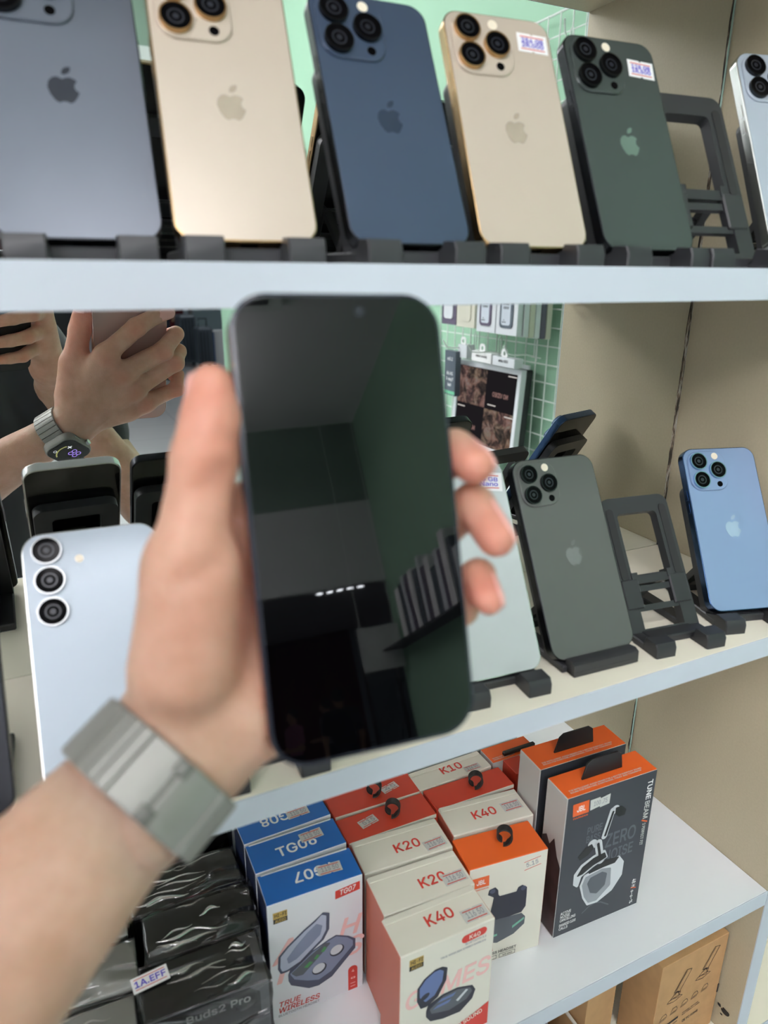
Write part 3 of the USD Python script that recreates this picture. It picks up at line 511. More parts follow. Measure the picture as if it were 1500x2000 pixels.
# ------------------------------------------------------------------ boxes on the lower shelf: (x, y, yaw, width, depth, height), origin at the front lower edge's middle
mat('box_blue', (22, 98, 178), .4); mat('box_navy', (26, 36, 66), .4); mat('box_white', (226, 229, 234), .4); mat('box_cream', (224, 221, 208), .5); mat('box_red', (196, 62, 40), .45); mat('box_orange', (224, 96, 34), .45)
mat('box_brick', (196, 112, 92), .45); mat('box_charcoal', (52, 56, 64), .45); mat('box_black', (20, 21, 24), .35); mat('box_grey', (196, 198, 194), .5); mat('box_midgrey', (122, 124, 130), .4); mat('kraft', (178, 140, 96), .75, noise=.07, nscale=60, bump=.1, bscale=300)
mat('ink_gold', (190, 160, 84), .35, .3); mat('pic_steel', (122, 132, 158), .4); mat('pic_steel_light', (176, 184, 204), .4); mat('pic_steel_dark', (64, 70, 92), .4); mat('pic_navy', (24, 28, 46), .4); mat('pic_slate', (78, 84, 92), .4); mat('pic_green', (70, 140, 80), .5); mat('pic_chrome', (206, 210, 214), .3); mat('pic_mint', (110, 176, 150), .4)
mat('pic_blue', (92, 112, 160), .4); mat('pic_glass', (140, 146, 152), .3); mat('pic_ghost', (86, 91, 99), .45); mat('photo_brown', (60, 46, 46), .5, noise=.55, nscale=55)
U = .001
def carton(name, label, b, mats, group=None, flap=True, zb=None):
    x, y, yaw, w, d, h = b
    t = thing(name, label, 'box', yawframe((x, y, ZL if zb is None else zb), yaw), group)
    obj('carton_body', cbox(-w / 2, w / 2, 0, d, 0, h, .0005), mats['body'], t)
    if 'top' in mats: obj('top_panel', cbox(-w / 2 + .0003, w / 2 - .0003, .0002, d - .0003, h - .0002, h + .0003, .0002), mats['top'], t)
    if 'front' in mats: obj('front_panel', cbox(-w / 2 + .0003, w / 2 - .0003, -.0003, .0002, .0003, h - .0003, .0002), mats['front'], t)
    if 'side' in mats:
        for s in (-1, 1): obj('side_panel', cbox(s * w / 2 - .0003, s * w / 2 + .0003, .0004, d - .0003, .0003, h - .0004, .0002), mats['side'], t)
    if flap: obj('tuck_flap', cbox(-w / 2 + .003, w / 2 - .003, d - .0016, d - .0008, h - .001, h + .0011), mats.get('flap', 'paper_white'), t)
    return t
def F(t, name, mesh, mt, b, lvl=0, label=None):      # flat print on the front panel: mesh in millimetres from the panel's lower left corner
    m = mesh.copy(); v = m.vertices.copy(); v[:, :2] *= U; m.vertices = v
    return obj(name, on_front(m, .0004 + .00006 * lvl, -b[3] / 2, 0), mt, t, label, smooth=False)
def Tp(t, name, mesh, mt, b, lvl=0, label=None):     # the same on the top panel
    m = mesh.copy(); v = m.vertices.copy(); v[:, :2] *= U; m.vertices = v
    return obj(name, on_top(m, b[5], .0004 + .00006 * lvl, -b[3] / 2, 0), mt, t, label, smooth=False)
E_ = lambda g: ex(g, .00005)
def tx(s, hgt, x, y, **kw):
    m = text2(s, hgt, x, y, **kw); m.vertices[:, 2] *= .25; return m
def fx(s, hgt, x, y, w, **kw):
    m = fit_text(s, hgt, x, y, w, **kw); m.vertices[:, 2] *= .25; return m
def stick_top(t, b, x, y, w, h, rot, s):
    A = lambda g: affinity.translate(affinity.rotate(g, rot, origin=(0, 0)), x, y)
    sh = sbox(-w / 2, -h / 2, w / 2, h / 2).difference(unary_union([Point(0, h / 2).buffer(.9), Point(w * .05, -h / 2).buffer(.9)]))
    q = Tp(t, 'price_sticker', E_(A(sh)), 'box_grey', b, 4, 'small price sticker'); Tp(t, 'sticker_line', E_(A(unary_union([sbox(-w * .42, h * .30, w * .42, h * .37), sbox(-w * .42, -h * .4, w * .42, -h * .33)]))), 'ink_red', b, 6)
    m = fit_text(s, h * .44, -w * .36, -h * .2, w * .72); m.apply_transform(trimesh.transformations.rotation_matrix(math.radians(rot), (0, 0, 1))); m.apply_translation((x, y, 0)); m.vertices[:, 2] *= .25; Tp(t, 'sticker_price', m, 'ink_palegrey', b, 6)
def loop(t, b, x, y):
    a = np.linspace(-.1, 2 * math.pi - .3, 24); z0 = b[5] + .0075
    pts = np.stack([x + .0062 * np.sin(a) + .0004 * a, np.full(len(a), y) - .0026 * np.sin(a) + .0006 * a, z0 - .0076 * np.cos(a)], 1); pts[0, 2] = b[5]; W = np.array([-.0022, -.0040, .0010])
    r = []
    for k in range(len(pts)):
        tdir = pts[min(k + 1, len(pts) - 1)] - pts[max(k - 1, 0)]; n = np.cross(tdir, W); n *= .0006 / np.linalg.norm(n)
        r.append(np.array([pts[k] - W + n, pts[k] + W + n, pts[k] + W - n, pts[k] - W - n]))
    obj('hang_loop', loft(r), 'black_rubber', t, 'black ribbon hang loop')
def hifi(t, b, x, y, w, h):
    F(t, 'printed_badge', E_(sbox(x, y, x + w, y + h)), 'ink_gold', b, 1); F(t, 'badge_band', E_(sbox(x, y, x + w, y + h * .42)), 'ink_black', b, 2)
    F(t, 'badge_text', cat_(fx('HI-FI', h * .3, x + w * .08, y + h * .58, w * .84)), 'ink_black', b, 3); F(t, 'badge_text', fx('AUDIO', h * .26, x + w * .12, y + h * .08, w * .76), 'ink_gold', b, 3)
def jbl(t, b, pts, txt):
    F(t, 'printed_logo', E_(Polygon(pts)), 'box_orange', b, 1); x0, y0 = pts[3]; x1 = pts[1][0]; hh = pts[0][1] - y0
    F(t, 'logo_text', fx('JBL', hh * .42, x0 + (x1 - x0) * .22, y0 + hh * .3, (x1 - x0) * .56), 'ink_white', b, 2); F(t, 'logo_caption', fx(txt, hh * .13, x0 + .5, y0 - hh * .24, (x1 - x0) * .95), 'box_orange', b, 2)

GB = 'blue earbud cartons'
b = (-.4541, -.1084, -.0417, .0809, .0311, .1249); t = carton('earbud_box', 'front blue and white earbud carton with red tag, nearest the shelf edge', b, {'body': 'box_white', 'top': 'box_blue', 'front': 'box_white', 'side': 'box_navy'}, GB)
stick_top(t, b, 57.5, 15.8, 20.5, 10.5, -3, '11S 50'); Tp(t, 'printed_title', tx('TG07', 10, 64, 21.5, rot=180 - 1), 'ink_white', b, 2)
[F(t, 'printed_letter', q, 'ink_pink', b, 1) for q in (tx('F', 24, 2, 40, slant=.28), tx('H', 19, 57, 65, slant=.28), tx('S', 19, 62, 42, slant=.28), tx('A', 22, 1, 62, slant=.28))]
F(t, 'printed_picture', E_(P2([(45.8, 99.6), (51.4, 96.7), (50.8, 79.7), (45.9, 70.2), (37.2, 63.5), (25.6, 53.6), (13.5, 49.6), (8.3, 49.9), (6.2, 55.9), (7.1, 69), (14.6, 76.9), (28.8, 88), (39.4, 94.6)], 1.5)), 'pic_steel_dark', b, 2)
F(t, 'printed_picture', E_(P2([(44.5, 97.6), (48.6, 95), (48, 80), (43.6, 71.5), (35.5, 65), (25, 56), (13.7, 51.8), (9.6, 52), (8.2, 57), (9, 68), (16, 75.6), (30, 86.6), (39.4, 92.6)], 1.5)), 'pic_steel_light', b, 3)
F(t, 'printed_picture', E_(P2([(40, 90), (45, 86), (43, 77), (34, 69), (22, 60), (15, 58), (14, 64), (22, 74), (32, 84)], 1)), 'pic_steel', b, 4)
F(t, 'printed_picture', E_(P2([(14.4, 46), (16, 50.2), (35.7, 62.4), (50.2, 68.3), (56.7, 70.2), (67.6, 64.2), (73.9, 58.5), (73.8, 47.9), (52.3, 25.4), (40.4, 21), (31.7, 22.2), (16.4, 33.3), (14.5, 39)], 1.2)), 'pic_steel_dark', b, 2)
F(t, 'printed_picture', E_(P2([(16, 46), (35.7, 61), (50.2, 66.8), (56.7, 68.6), (66.6, 63), (71.6, 57.5), (71.6, 52), (51.6, 32), (40.5, 27.6), (31, 31.4), (19.6, 38.4)], 1)), 'pic_steel', b, 3)
F(t, 'printed_picture', E_(P2([(17, 46), (33, 57.5), (47, 66), (52, 64), (40, 52), (27, 40), (21, 41)], 1)), 'pic_slate', b, 4)
F(t, 'printed_picture', cat_(E_(P2([(28, 47.6), (31, 46), (36, 50), (33, 52)])), E_(P2([(36.6, 53), (39, 51.4), (42, 55), (39.6, 56.6)])), E_(P2([(43, 58), (45.6, 56.6), (48.4, 60), (46, 62.6)]))), 'pic_green', b, 5)
for cx, cy in ((41.3, 40.8), (57.2, 54)):
    F(t, 'printed_picture', E_(affinity.rotate(affinity.scale(Point(cx, cy - 1).buffer(1), 6.6, 5.6), 25)), 'pic_navy', b, 5); F(t, 'printed_picture', E_(affinity.rotate(affinity.scale(Point(cx - .5, cy).buffer(1), 5.6, 4.6), 25)), 'pic_chrome', b, 6)
F(t, 'printed_tag', E_(Polygon([(56.8, 117.1), (78.3, 119.4), (78.3, 110.7), (56.6, 108.5)])), 'ink_red', b, 1); F(t, 'tag_text', fx('TG07', 5, 60, 111.2, 14, slant=.2, rot=5), 'ink_white', b, 2)
hifi(t, b, 4.6, 104.8, 11.6, 11); F(t, 'printed_text', cat_(fx('TRUE', 5.2, 4.6, 13.2, 18.5, slant=.2), fx('WIRELESS', 5.4, 4.3, 6.4, 36, slant=.2)), 'ink_red', b, 1); F(t, 'printed_text', fx('BLUETOOTH HEADSET', 2.4, 4.4, 2.2, 36), 'ink_palegrey', b, 1)
F(t, 'printed_tab', E_(unary_union([sbox(67, 1, 75.5, 24), Point(71.3, 24).buffer(4.25)])), 'ink_red', b, 1); F(t, 'tab_icon', cat_(tx('4', 3, 70, 21), tx('«»', 3, 69, 13), E_(sbox(69, 8, 73.5, 8.6)), E_(sbox(69, 4.5, 73.5, 5.1))), 'ink_pink', b, 2)
b = (-.4529, -.0727, -.0058, .0812, .0321, .125); t = carton('earbud_box', 'middle blue earbud carton of the three in a row', b, {'body': 'box_white', 'top': 'box_blue', 'front': 'box_white', 'side': 'box_navy'}, GB)
Tp(t, 'printed_title', tx('TG06', 10, 22, 8.5, rot=2), 'ink_white', b, 2); stick_top(t, b, 56, 20.5, 20.5, 10.5, 2, '11S 50')
b = (-.4528, -.0365, .0226, .0815, .0311, .125); t = carton('earbud_box', 'rear blue earbud carton, mostly under the middle shelf', b, {'body': 'box_white', 'top': 'box_blue', 'front': 'box_white', 'side': 'box_navy'}, GB)
Tp(t, 'printed_title', tx('TG08', 10, 57, 21.5, rot=180), 'ink_white', b, 2); stick_top(t, b, 55, 15, 20.5, 10.5, 0, '11S 50')
# cream and red cartons
GK = 'cream earbud cartons'
def cream(label, b, title, tpos, st, front=True):
    t = carton('earbud_box', label, b, {'body': 'box_cream', 'top': 'box_cream', 'front': 'box_cream', 'side': 'box_brick'}, GK, flap=True)
    Tp(t, 'printed_title', tx(title, 9.5, *tpos, rot=1), 'ink_red', b, 2); 
    if st: stick_top(t, b, *st, '116 50')
    obj('closing_flap', cbox(-b[3] / 2 + .001, b[3] / 2 - .001, b[4] - .006, b[4] - .0002, b[5] + .0004, b[5] + .0012, .0003), 'box_cream', t); return t
b = (-.3742, -.1837, -.0198, .0827, .0346, .114); t = cream('front cream carton with a red pill-shaped tag and a picture of an open case', b, 'K40', (30, 14), (70, 10, 21.5, 12, 0))
F(t, 'printed_tag', E_(LineString([(56.5, 105.4), (71.5, 106.4)]).buffer(3.9)), 'ink_red', b, 1); F(t, 'tag_text', fx('K40', 4, 59, 103.6, 10), 'box_cream', b, 2); hifi(t, b, 7.3, 96.4, 12, 11)
F(t, 'printed_text', cat_(fx('BLUETOOTH 5.1', 2, 56, 99, 19), fx('TRUE WIRELESS STEREO EARBUDS', 1.7, 34, 95, 41)), 'ink_palegrey', b, 1); F(t, 'printed_word', fx('GAMES', 17, 2.5, 56, 76, slant=.18, rot=3), 'ink_pink', b, 1)
F(t, 'printed_picture', E_(P2([(36.4, 86.8), (40.8, 83.9), (40.2, 71.2), (33.1, 56.6), (23.4, 51.3), (18, 51.7), (14.5, 61.6), (14.7, 74.5), (20.4, 81.8), (29.9, 87)], 1.5)), 'pic_navy', b, 2)
F(t, 'printed_picture', E_(P2([(34, 85), (37.5, 82), (36.5, 71.5), (30, 60), (22, 57), (17, 64), (16.6, 74), (21.6, 80.6), (29, 85)], 1.5)), 'pic_blue', b, 3); F(t, 'printed_picture', E_(affinity.rotate(affinity.scale(Point(21.5, 63).buffer(1), 4.4, 2.6), 30)), 'pic_navy', b, 4)
F(t, 'printed_picture', E_(P2([(23, 46.2), (24.5, 52.1), (37.5, 56.8), (50.9, 57), (64.9, 52.3), (68.1, 46), (65.6, 37.3), (54.5, 28.3), (38.5, 29.6), (27.1, 33.1), (23.1, 40.1)], 1.5)), 'pic_navy', b, 2)
F(t, 'printed_picture', E_(P2([(26, 46.6), (38, 54.6), (51, 55), (63, 50.6), (65, 46), (60, 39.6), (44, 36), (28, 41)], 1.2)), 'pic_slate', b, 3)
F(t, 'printed_picture', cat_([E_(P2(q)) for q in ([(33, 50), (37, 52.6), (50, 53), (47, 50)], [(29, 44.6), (33, 47.4), (46, 48), (43, 45)])]), 'pic_blue', b, 4); F(t, 'printed_picture', E_(P2([(50, 43.6), (52, 41.6), (61, 49.6), (59, 51)])), 'pic_chrome', b, 4)
F(t, 'printed_band', E_(Polygon([(40, 0), (82, 0), (82, 25), (68, 19), (40, 10.5)])), 'ink_red', b, 1); F(t, 'printed_text', fx('TO SOUND', 4.4, 50, 9.5, 27, rot=14), 'box_cream', b, 2)
b = (-.3702, -.1475, -.0574, .082, .0384, .114); cream('second cream carton from the front of its row', b, 'K20', (38, 12), (69, 12, 21, 12, 1))
b = (-.3665, -.1045, -.0699, .0835, .0363, .114); cream('third cream carton from the front, before the red ones', b, 'K20', (33, 11), (70, 9, 20, 11, 5))
b = (-.2770, -.1019, -.1107, .0823, .036, .114); cream('cream carton behind the orange-topped carton', b, 'K40', (26, 12), (68, 17, 20, 12, 2))
b = (-.2751, -.0319, .0121, .0847, .0256, .114); cream('cream carton farthest back, partly under the middle shelf', b, 'K10', (32, 10), (65, 6, 18, 8, 0))
GR = 'red earbud cartons with ribbon loops'
for lab, b, lp_, st in (('red carton with a ribbon loop and a sticker on its left, in the cream row', (-.3627, -.0665, -.0133, .0897, .0316, .114), (.006, .016), (27, 18, 18, 10, 12, '515')),
                        ('rear red carton with a ribbon loop, under the middle shelf edge', (-.3620, -.0325, -.029, .0897, .0296, .114), (.001, .014), (64, 17, 18, 9, 14, '45')),
                        ('red carton with a ribbon loop between two cream cartons', (-.2715, -.0640, -.0216, .0868, .0290, .114), (.006, .013), None)):
    t = carton('earbud_box', lab, b, {'body': 'box_red', 'top': 'box_red', 'side': 'box_red'}, GR, flap=False); loop(t, b, *lp_); obj('lid_edge', cbox(-b[3] / 2 + .001, b[3] / 2 - .001, -.0004, .0004, b[5] - .003, b[5] + .0006), 'box_cream', t)
    if st: stick_top(t, b, *st)
b = (-.2068, -.0530, 0, .0200, .0240, .114); carton('earbud_box', 'small dark red box end between the red carton and the black-fronted cartons', b, {'body': 'box_red'}, None, flap=False)
# orange-topped carton
b = (-.2878, -.1408, -.1216, .0764, .0356, .1138); t = carton('earbud_box', 'orange-topped white carton with a picture of a dark open case', b, {'body': 'box_orange', 'top': 'box_orange', 'front': 'box_cream', 'side': 'box_orange'}, None, flap=False); loop(t, b, .004, .018)
jbl(t, b, [(3.3, 103), (19.1, 103), (19.5, 91.5), (3.7, 91.5)], 'HARMAN KARDON')
F(t, 'printed_picture', E_(P2([(19, 80.7), (20, 86), (25.9, 87.3), (29, 83), (29.4, 78), (31, 75.6), (47.4, 75.4), (49, 79.6), (53, 81), (57.9, 77.1), (58.2, 70), (58.2, 55), (54.3, 49.1), (27.2, 47.8), (22.7, 60), (24, 68), (25, 76)], .8)), 'pic_navy', b, 2)
F(t, 'printed_picture', E_(P2([(25, 49.2), (54.5, 48.1), (58.7, 42.7), (58.3, 34.1), (48, 25.7), (31.4, 20.9), (23, 24), (21, 38)], 1)), 'pic_slate', b, 3); F(t, 'printed_picture', cat_(E_(P2([(23, 29), (31, 29.6), (31, 32), (23, 31.6)])), E_(P2([(46, 33), (57.6, 40), (57.6, 42.4), (46, 36)]))), 'pic_mint', b, 4)
for cx, cy in ((23.4, 83.4), (54.4, 77)): F(t, 'printed_picture', E_(Point(cx, cy).buffer(2.6)), 'pic_steel_dark', b, 3)
F(t, 'printed_text', cat_(fx('WIRELESS HEADSET', 3, 12, 7.6, 40), E_(LineString([(24, 1.6), (32, 1.6), (32, 5.6), (24, 5.6)]).buffer(.2)), E_(sbox(35, 1.4, 51, 5.8).exterior.buffer(.2)), fx('10 mm', 1.6, 38, 2.6, 10)), 'ink_black', b, 1); F(t, 'printed_text', tx('TWS', 2.6, 20, 12), 'ink_red', b, 1)
q = F(t, 'price_sticker', E_(Polygon([(51, 107), (70, 110), (71.4, 97.5), (53, 95)])), 'box_cream', b, 1); F(t, 'sticker_line', E_(unary_union([LineString([(53, 106), (69, 108.4)]).buffer(.3), LineString([(54, 97), (70, 99.6)]).buffer(.3)])), 'ink_red', b, 2); F(t, 'sticker_price', fx('5.15', 4.6, 55, 99.8, 12, rot=8), 'ink_palegrey', b, 2)
# two tall charcoal cartons with orange tops
def tall(label, b, full):
    t = carton('headphone_box', label, b, {'body': 'box_grey', 'top': 'box_orange', 'front': 'box_charcoal', 'side': 'box_grey'}, 'tall charcoal cartons with orange tops', flap=False); w, d, h = b[3:]
    Tp(t, 'printed_text', cat_(fx('THE INTELLIGENT AUDIO BRAND FOR A BETTER EVERYDAY SOUND', 1.5, 6, 6.4, 82), fx('SOUND FOR EVERYONE, EVERYWHERE, TODAY AND TOMORROW', 1.5, 6, 4, 80)), 'box_grey', b, 1)
    prof = np.array([(-.024, 0), (.022, 0), (.022, .0145), (.018, .0175), (-.012, .0175), (-.017, .0145)]); r = []
    for s in (-.0008, .0008): r.append(np.stack([prof[:, 0], .0155 + .18 * prof[:, 1] + s, h + prof[:, 1] * .95], 1))
    obj('hang_tab', loft(r), 'box_black', t, 'black folded hang tab')
    rr = np.random.default_rng(3); e = [(d * 1e3, 78), (d * 1e3, 98), (d * 780, 104), (d * 600, 97), (d * 400, 108), (d * 200, 92), (0, 84), (0, 2), (d * 1e3, 2)]
    for s in (-1,): obj('side_photo', trimesh.Trimesh(*(lambda m: (np.stack([np.full(len(m.vertices), s * (w / 2 + .0005)) - m.vertices[:, 2], m.vertices[:, 0] * U, m.vertices[:, 1] * U], 1), m.faces))(E_(Polygon(e))), process=False), 'photo_brown', t, 'dark photograph print on the side', smooth=False)
    if not full: return t
    jbl(t, b, [(6.2, 152.6), (23.8, 152.6), (24.6, 139), (7.1, 139)], 'HARMAN')
    F(t, 'price_sticker', E_(Polygon([(25.2, 151.4), (36, 151.8), (36.6, 150), (47.5, 151.8), (47.4, 141), (37, 140), (36.4, 141.5), (25.9, 140)])), 'box_grey', b, 3); F(t, 'sticker_price', fx('100 .75', 5, 29, 143.6, 15), 'ink_palegrey', b, 4)
    F(t, 'ghost_text', cat_(fx('PURE', 7.5, 25.4, 113, 17), fx('BASS', 7.5, 25.4, 103, 16), fx('ZERO', 15, 48, 89, 36), fx('NOISE', 12, 49, 72, 34)), 'pic_ghost', b, 1)
    F(t, 'printed_picture', cat_(E_(LineString([(46.6, 103.5), (52.8, 131)]).buffer(3.1)), E_(Point(56, 131).buffer(4.6)), E_(LineString([(40.6, 98), (46, 76)]).buffer(4.2)), E_(Point(34, 99).buffer(5.4))), 'pic_chrome', b, 2)
    F(t, 'printed_picture', cat_(E_(LineString([(47.6, 104.5), (53.6, 129)]).buffer(1.3)), E_(P2([(56, 133), (63, 133), (69, 127), (68, 121), (61, 121), (56, 126)], 1)), E_(LineString([(40.6, 97), (45.6, 77)]).buffer(1.5)), E_(P2([(33, 100), (26, 98), (18, 90), (21, 85), (30, 88), (36, 94)], 1))), 'box_black', b, 3)
    F(t, 'printed_picture', E_(P2([(16.4, 57.9), (16.1, 70.1), (23.2, 79), (36.4, 84.8), (49.9, 87.1), (54.6, 76.6), (38.1, 71.1), (25.1, 64.2), (22.3, 52.1)], 1.5)), 'pic_chrome', b, 2); F(t, 'printed_picture', E_(P2([(19, 66), (25, 76), (37, 82), (50, 84), (53, 77), (38, 73), (26, 67)], 1)), 'box_black', b, 3)
    F(t, 'printed_picture', E_(P2([(24.3, 53.5), (28.2, 65.2), (49.4, 68.6), (68.4, 73.2), (75.3, 63.5), (75.2, 47.3), (65.1, 32.1), (48.4, 24.2), (36, 25.2), (29.4, 36.8)], 2)), 'pic_chrome', b, 4)
    F(t, 'printed_picture', E_(P2([(27, 53), (30, 62), (49, 65), (60, 62), (62, 40), (47, 27), (37, 28), (31, 38)], 2)), 'pic_glass', b, 5); F(t, 'printed_picture', E_(P2([(30, 64), (40, 70), (54, 74), (69, 72), (64, 66), (50, 66)], 1)), 'box_black', b, 5); F(t, 'printed_picture', E_(P2([(33, 53), (36, 59), (50, 61), (56, 57), (55, 43), (46, 36), (38, 40)], 2)), 'pic_slate', b, 6)
    F(t, 'printed_picture', E_(LineString([(31.7, 17.6), (39.6, 23), (47, 24), (53.1, 22.2), (63, 15)]).buffer(.7)), 'pic_ghost', b, 1)
    F(t, 'printed_title', cat_(fx('TUNE', 5.6, 91.6, 152, 22, rot=-90)), 'ink_white', b, 1); F(t, 'printed_title', cat_(fx('BEAM', 5.6, 91.6, 128, 20, rot=-90), fx('2 PERFECT FIT', 3.4, 92.4, 102, 26, rot=-90)), 'box_grey', b, 1); F(t, 'printed_slash', E_(LineString([(91, 106), (97, 103)]).buffer(.8)), 'box_orange', b, 1)
    F(t, 'printed_text', cat_(fx('ACTIVE', 3.2, 5.6, 25.6, 12), fx('NOISE', 3.2, 5.6, 21.4, 11), fx('CANCELLING', 3.2, 5.6, 17.2, 18), fx('ENHANCED CLEAR', 3.2, 5.4, 11.2, 19), fx('CALLS', 3.2, 5.4, 7, 10), fx('48 H', 4.4, 90.4, 35, 10, rot=-90), tx('o-o-%', 3.6, 90.6, 21, rot=-90)), 'ink_white', b, 1); F(t, 'printed_slash', E_(LineString([(90, 24.4), (96, 22.6)]).buffer(.5)), 'box_orange', b, 1)
    return t
tall('tall charcoal carton with a chrome earbud picture, nearest the shelf front', (-.1825, -.1475, -.0427, .1011, .0295, .1608), True)
t2 = tall('tall carton with orange top and black tab behind the charcoal one', (-.1810, -.1067, -.0418, .1002, .0328, .161), False)
b = (-.2010, -.0290, 0, .0560, .0240, .114); t = carton('earbud_box', 'orange-topped carton with a black strip, far back beside the tall cartons', b, {'body': 'box_grey', 'top': 'box_orange'}, None, flap=False)
Tp(t, 'printed_text', cat_(fx('SOUND FOR A BETTER EVERYDAY', 1.4, 3, 5, 34), fx('WIRELESS EARBUDS', 1.4, 3, 2.6, 26)), 'box_grey', b, 1); obj('hang_tab', cbox(-.012, .028, .003, .0075, .1145, .119, .0008), 'box_black', t, 'black hang tab')
# black wrapped cartons and grey ones at the left
GW = 'black earbud cartons in clear film'
def wrap(t, b, seed):
    w, d, h = b[3:]; q = trimesh.creation.box((w + .002, d + .002, h + .001)); 
    for _ in range(5): q = q.subdivide()
    v = q.vertices; n = meshkit.fbm(v * (14, 44, 44) + seed, 2, seed) - .5; dirn = v / np.array([w / 2, d / 2, h / 2]); dirn = np.where(np.abs(dirn) > .99, np.sign(dirn), 0)
    q.vertices = v + dirn * (np.maximum(n, 0) * .007)[:, None] + (0, d / 2, h / 2 + .0008); wr_ = obj('plastic_wrap', q, 'clear_film', t, 'crinkled clear plastic wrap', smooth=True)
    r_ = np.random.default_rng(seed); fo = []
    for k in range(9):
        L = r_.uniform(.010, .045); x0 = -w / 2 + (w - L) * r_.beta(1.2, 1.8); y0 = r_.uniform(.002, d - .002); an = r_.normal(.05, .12); s_ = np.linspace(0, 1, 9); X = np.clip(x0 + L * s_ * math.cos(an), -w / 2, w / 2); Y = np.clip(y0 + L * s_ * math.sin(an) + .0016 * np.sin(s_ * 7 + k), .001, d - .001)
        fo.append(tube(np.stack([X, Y, np.full(9, h + .0012)], 1), r_.uniform(.0007, .0024) * np.sin(np.pi * np.clip(s_, .06, .94)), 8))
    obj('film_fold', cat_(fo), 'film_shine', wr_, smooth=True, kind='stuff')
for k, (lab, b) in enumerate((('black carton in clear film with white lettering on its front, nearest the shelf edge', (-.5493, -.1437, -.0500, .0870, .0440, .100)), ('black film-wrapped carton behind the lettered one', (-.5413, -.0975, -.0362, .0851, .0440, .100)), ('rear black film-wrapped carton under the watch strap', (-.5441, -.0507, .0, .0900, .0411, .100)))):
    t = carton('earbud_box', lab, b, {'body': 'box_black', 'top': 'box_black', 'front': 'box_midgrey' if k == 0 else 'box_black', 'side': 'box_black'}, GW, flap=False)
    if k == 0:
        Tp(t, 'printed_corner', E_(P2([(64, 0.3), (86.6, .3), (86.6, 43), (72, 43), (80, 30), (80, 14), (74, 4)], .5)), 'box_midgrey', b, 1); F(t, 'printed_picture', E_(P2([(1, 99), (72, 99.6), (80, 92), (80, 70), (60, 60), (1, 60)], 2)), 'box_black', b, 1)
        F(t, 'printed_text', fx('Buds2 Pro', 6.6, 26, 86, 46), 'ink_white', b, 2)
        obj('price_sticker', on_top(ex(affinity.rotate(sbox(-.013, -.0065, .013, .0065), 8), .0002), .1, .0042, -.037, .030), 'paper_white', t); obj('sticker_price', on_top(text2('1A.EFF', .005, -.037, .030, rot=8, center=True), .1, .0046), 'ink_violet', t); obj('sticker_line', on_top(ex(affinity.rotate(unary_union([sbox(-.011, .0040, .011, .0045), sbox(-.011, -.0045, .011, -.004)]), 8), .0001), .1, .0046, -.037, .030), 'ink_red', t)
    wrap(t, b, k + 2)
for lab, b in (('pale grey carton in clear film left of the lettered black carton, front one', (-.6440, -.1500, -.05, .0900, .0400, .096)), ('pale grey carton behind the front pale one, half hidden by the forearm', (-.6380, -.1060, -.04, .0900, .0400, .099)), ('rear pale grey carton under the forearm', (-.6400, -.0600, 0, .0900, .0400, .098))):
    t = carton('earbud_box', lab, b, {'body': 'box_grey', 'top': 'box_grey', 'side': 'box_grey'}, 'pale grey cartons in clear film', flap=False); wrap(t, b, 9)
# bottom shelf: kraft cartons and a clear bag
def kraft(label, b, lean=0):
    t = carton('kraft_box', label, b, {'body': 'kraft'}, None, flap=False, zb=ZB); return t
b = (-.0530, -.1700, 0, .0980, .0460, .138); t = kraft('brown kraft carton printed with tablet stand drawings, against the side panel', b)
obj('lid_seam', cbox(.0478, .0494, -.0006, .001, .05, .062), 'ink_black', t)
L = lambda pts, r=.28: E_(LineString(pts).buffer(r))
dr = []
for ox, oy in ((18, 78), (58, 90)):
    q = lambda P: [(ox + x, oy + y) for x, y in P]
    dr += [L(q([(6, 12), (20, 38), (28, 36), (14, 9), (6, 12)])), L(q([(8, 12), (21, 36)])), L(q([(2, 4), (10, 12), (16, 9), (14, 2), (2, 4)])), L(q([(-2, 0), (8, -2), (20, 2), (14, 5), (0, 3), (-2, 0)])), L(q([(8, 8), (12, 12), (14, 6)]))]
for k in range(5):
    q = lambda P: [(10 + 15 * k + x, 56 + 3 * k + y) for x, y in P]; dr += [L(q([(0, 2), (2, 6), (7, 7), (9, 3)])), L(q([(-1, 0), (9, 1.6)])), L(q([(-1, -2), (8, -.5)]))]
dr += [E_(Polygon([(12, 40), (38, 45), (38, 48), (12, 43)])), fx('TABLET HOLDER', 1.6, 12, 36, 26, rot=9), fx('MODEL: STAND', 1.4, 44, 48, 24, rot=9), fx('MATERIAL: ABS', 1.4, 44, 45, 26, rot=9), fx('CE FC ROHS', 3.6, 46, 33, 24, rot=8), fx('CE EAC', 3, 12, 28, 12, rot=8), fx('MADE IN CHINA', 1.6, 12, 22, 20, rot=8)]
F(t, 'printed_drawing', cat_(dr), 'ink_black', b, 0)
b = (-.1500, -.1400, .06, .0420, .1000, .120); kraft('brown kraft carton standing left of the printed one on the bottom shelf', b)
tr = thing('open_tray', 'shallow cardboard tray with a pale rim on the bottom shelf', 'tray', frame((-.2200, -.1650, ZB))); kr = lambda *a: cbox(*a)
obj('tray_wall', cat_(kr(-.055, .045, 0, .002, 0, .055), kr(-.055, .045, .11, .112, 0, .055), kr(-.055, -.053, 0, .112, 0, .055), kr(.043, .045, 0, .112, 0, .055), kr(-.055, .045, 0, .112, 0, .002)), 'kraft', tr); obj('rim', cat_(kr(.0425, .0455, 0, .112, .055, .057), kr(-.055, .045, -.0005, .0025, .055, .057)), 'box_cream', tr)
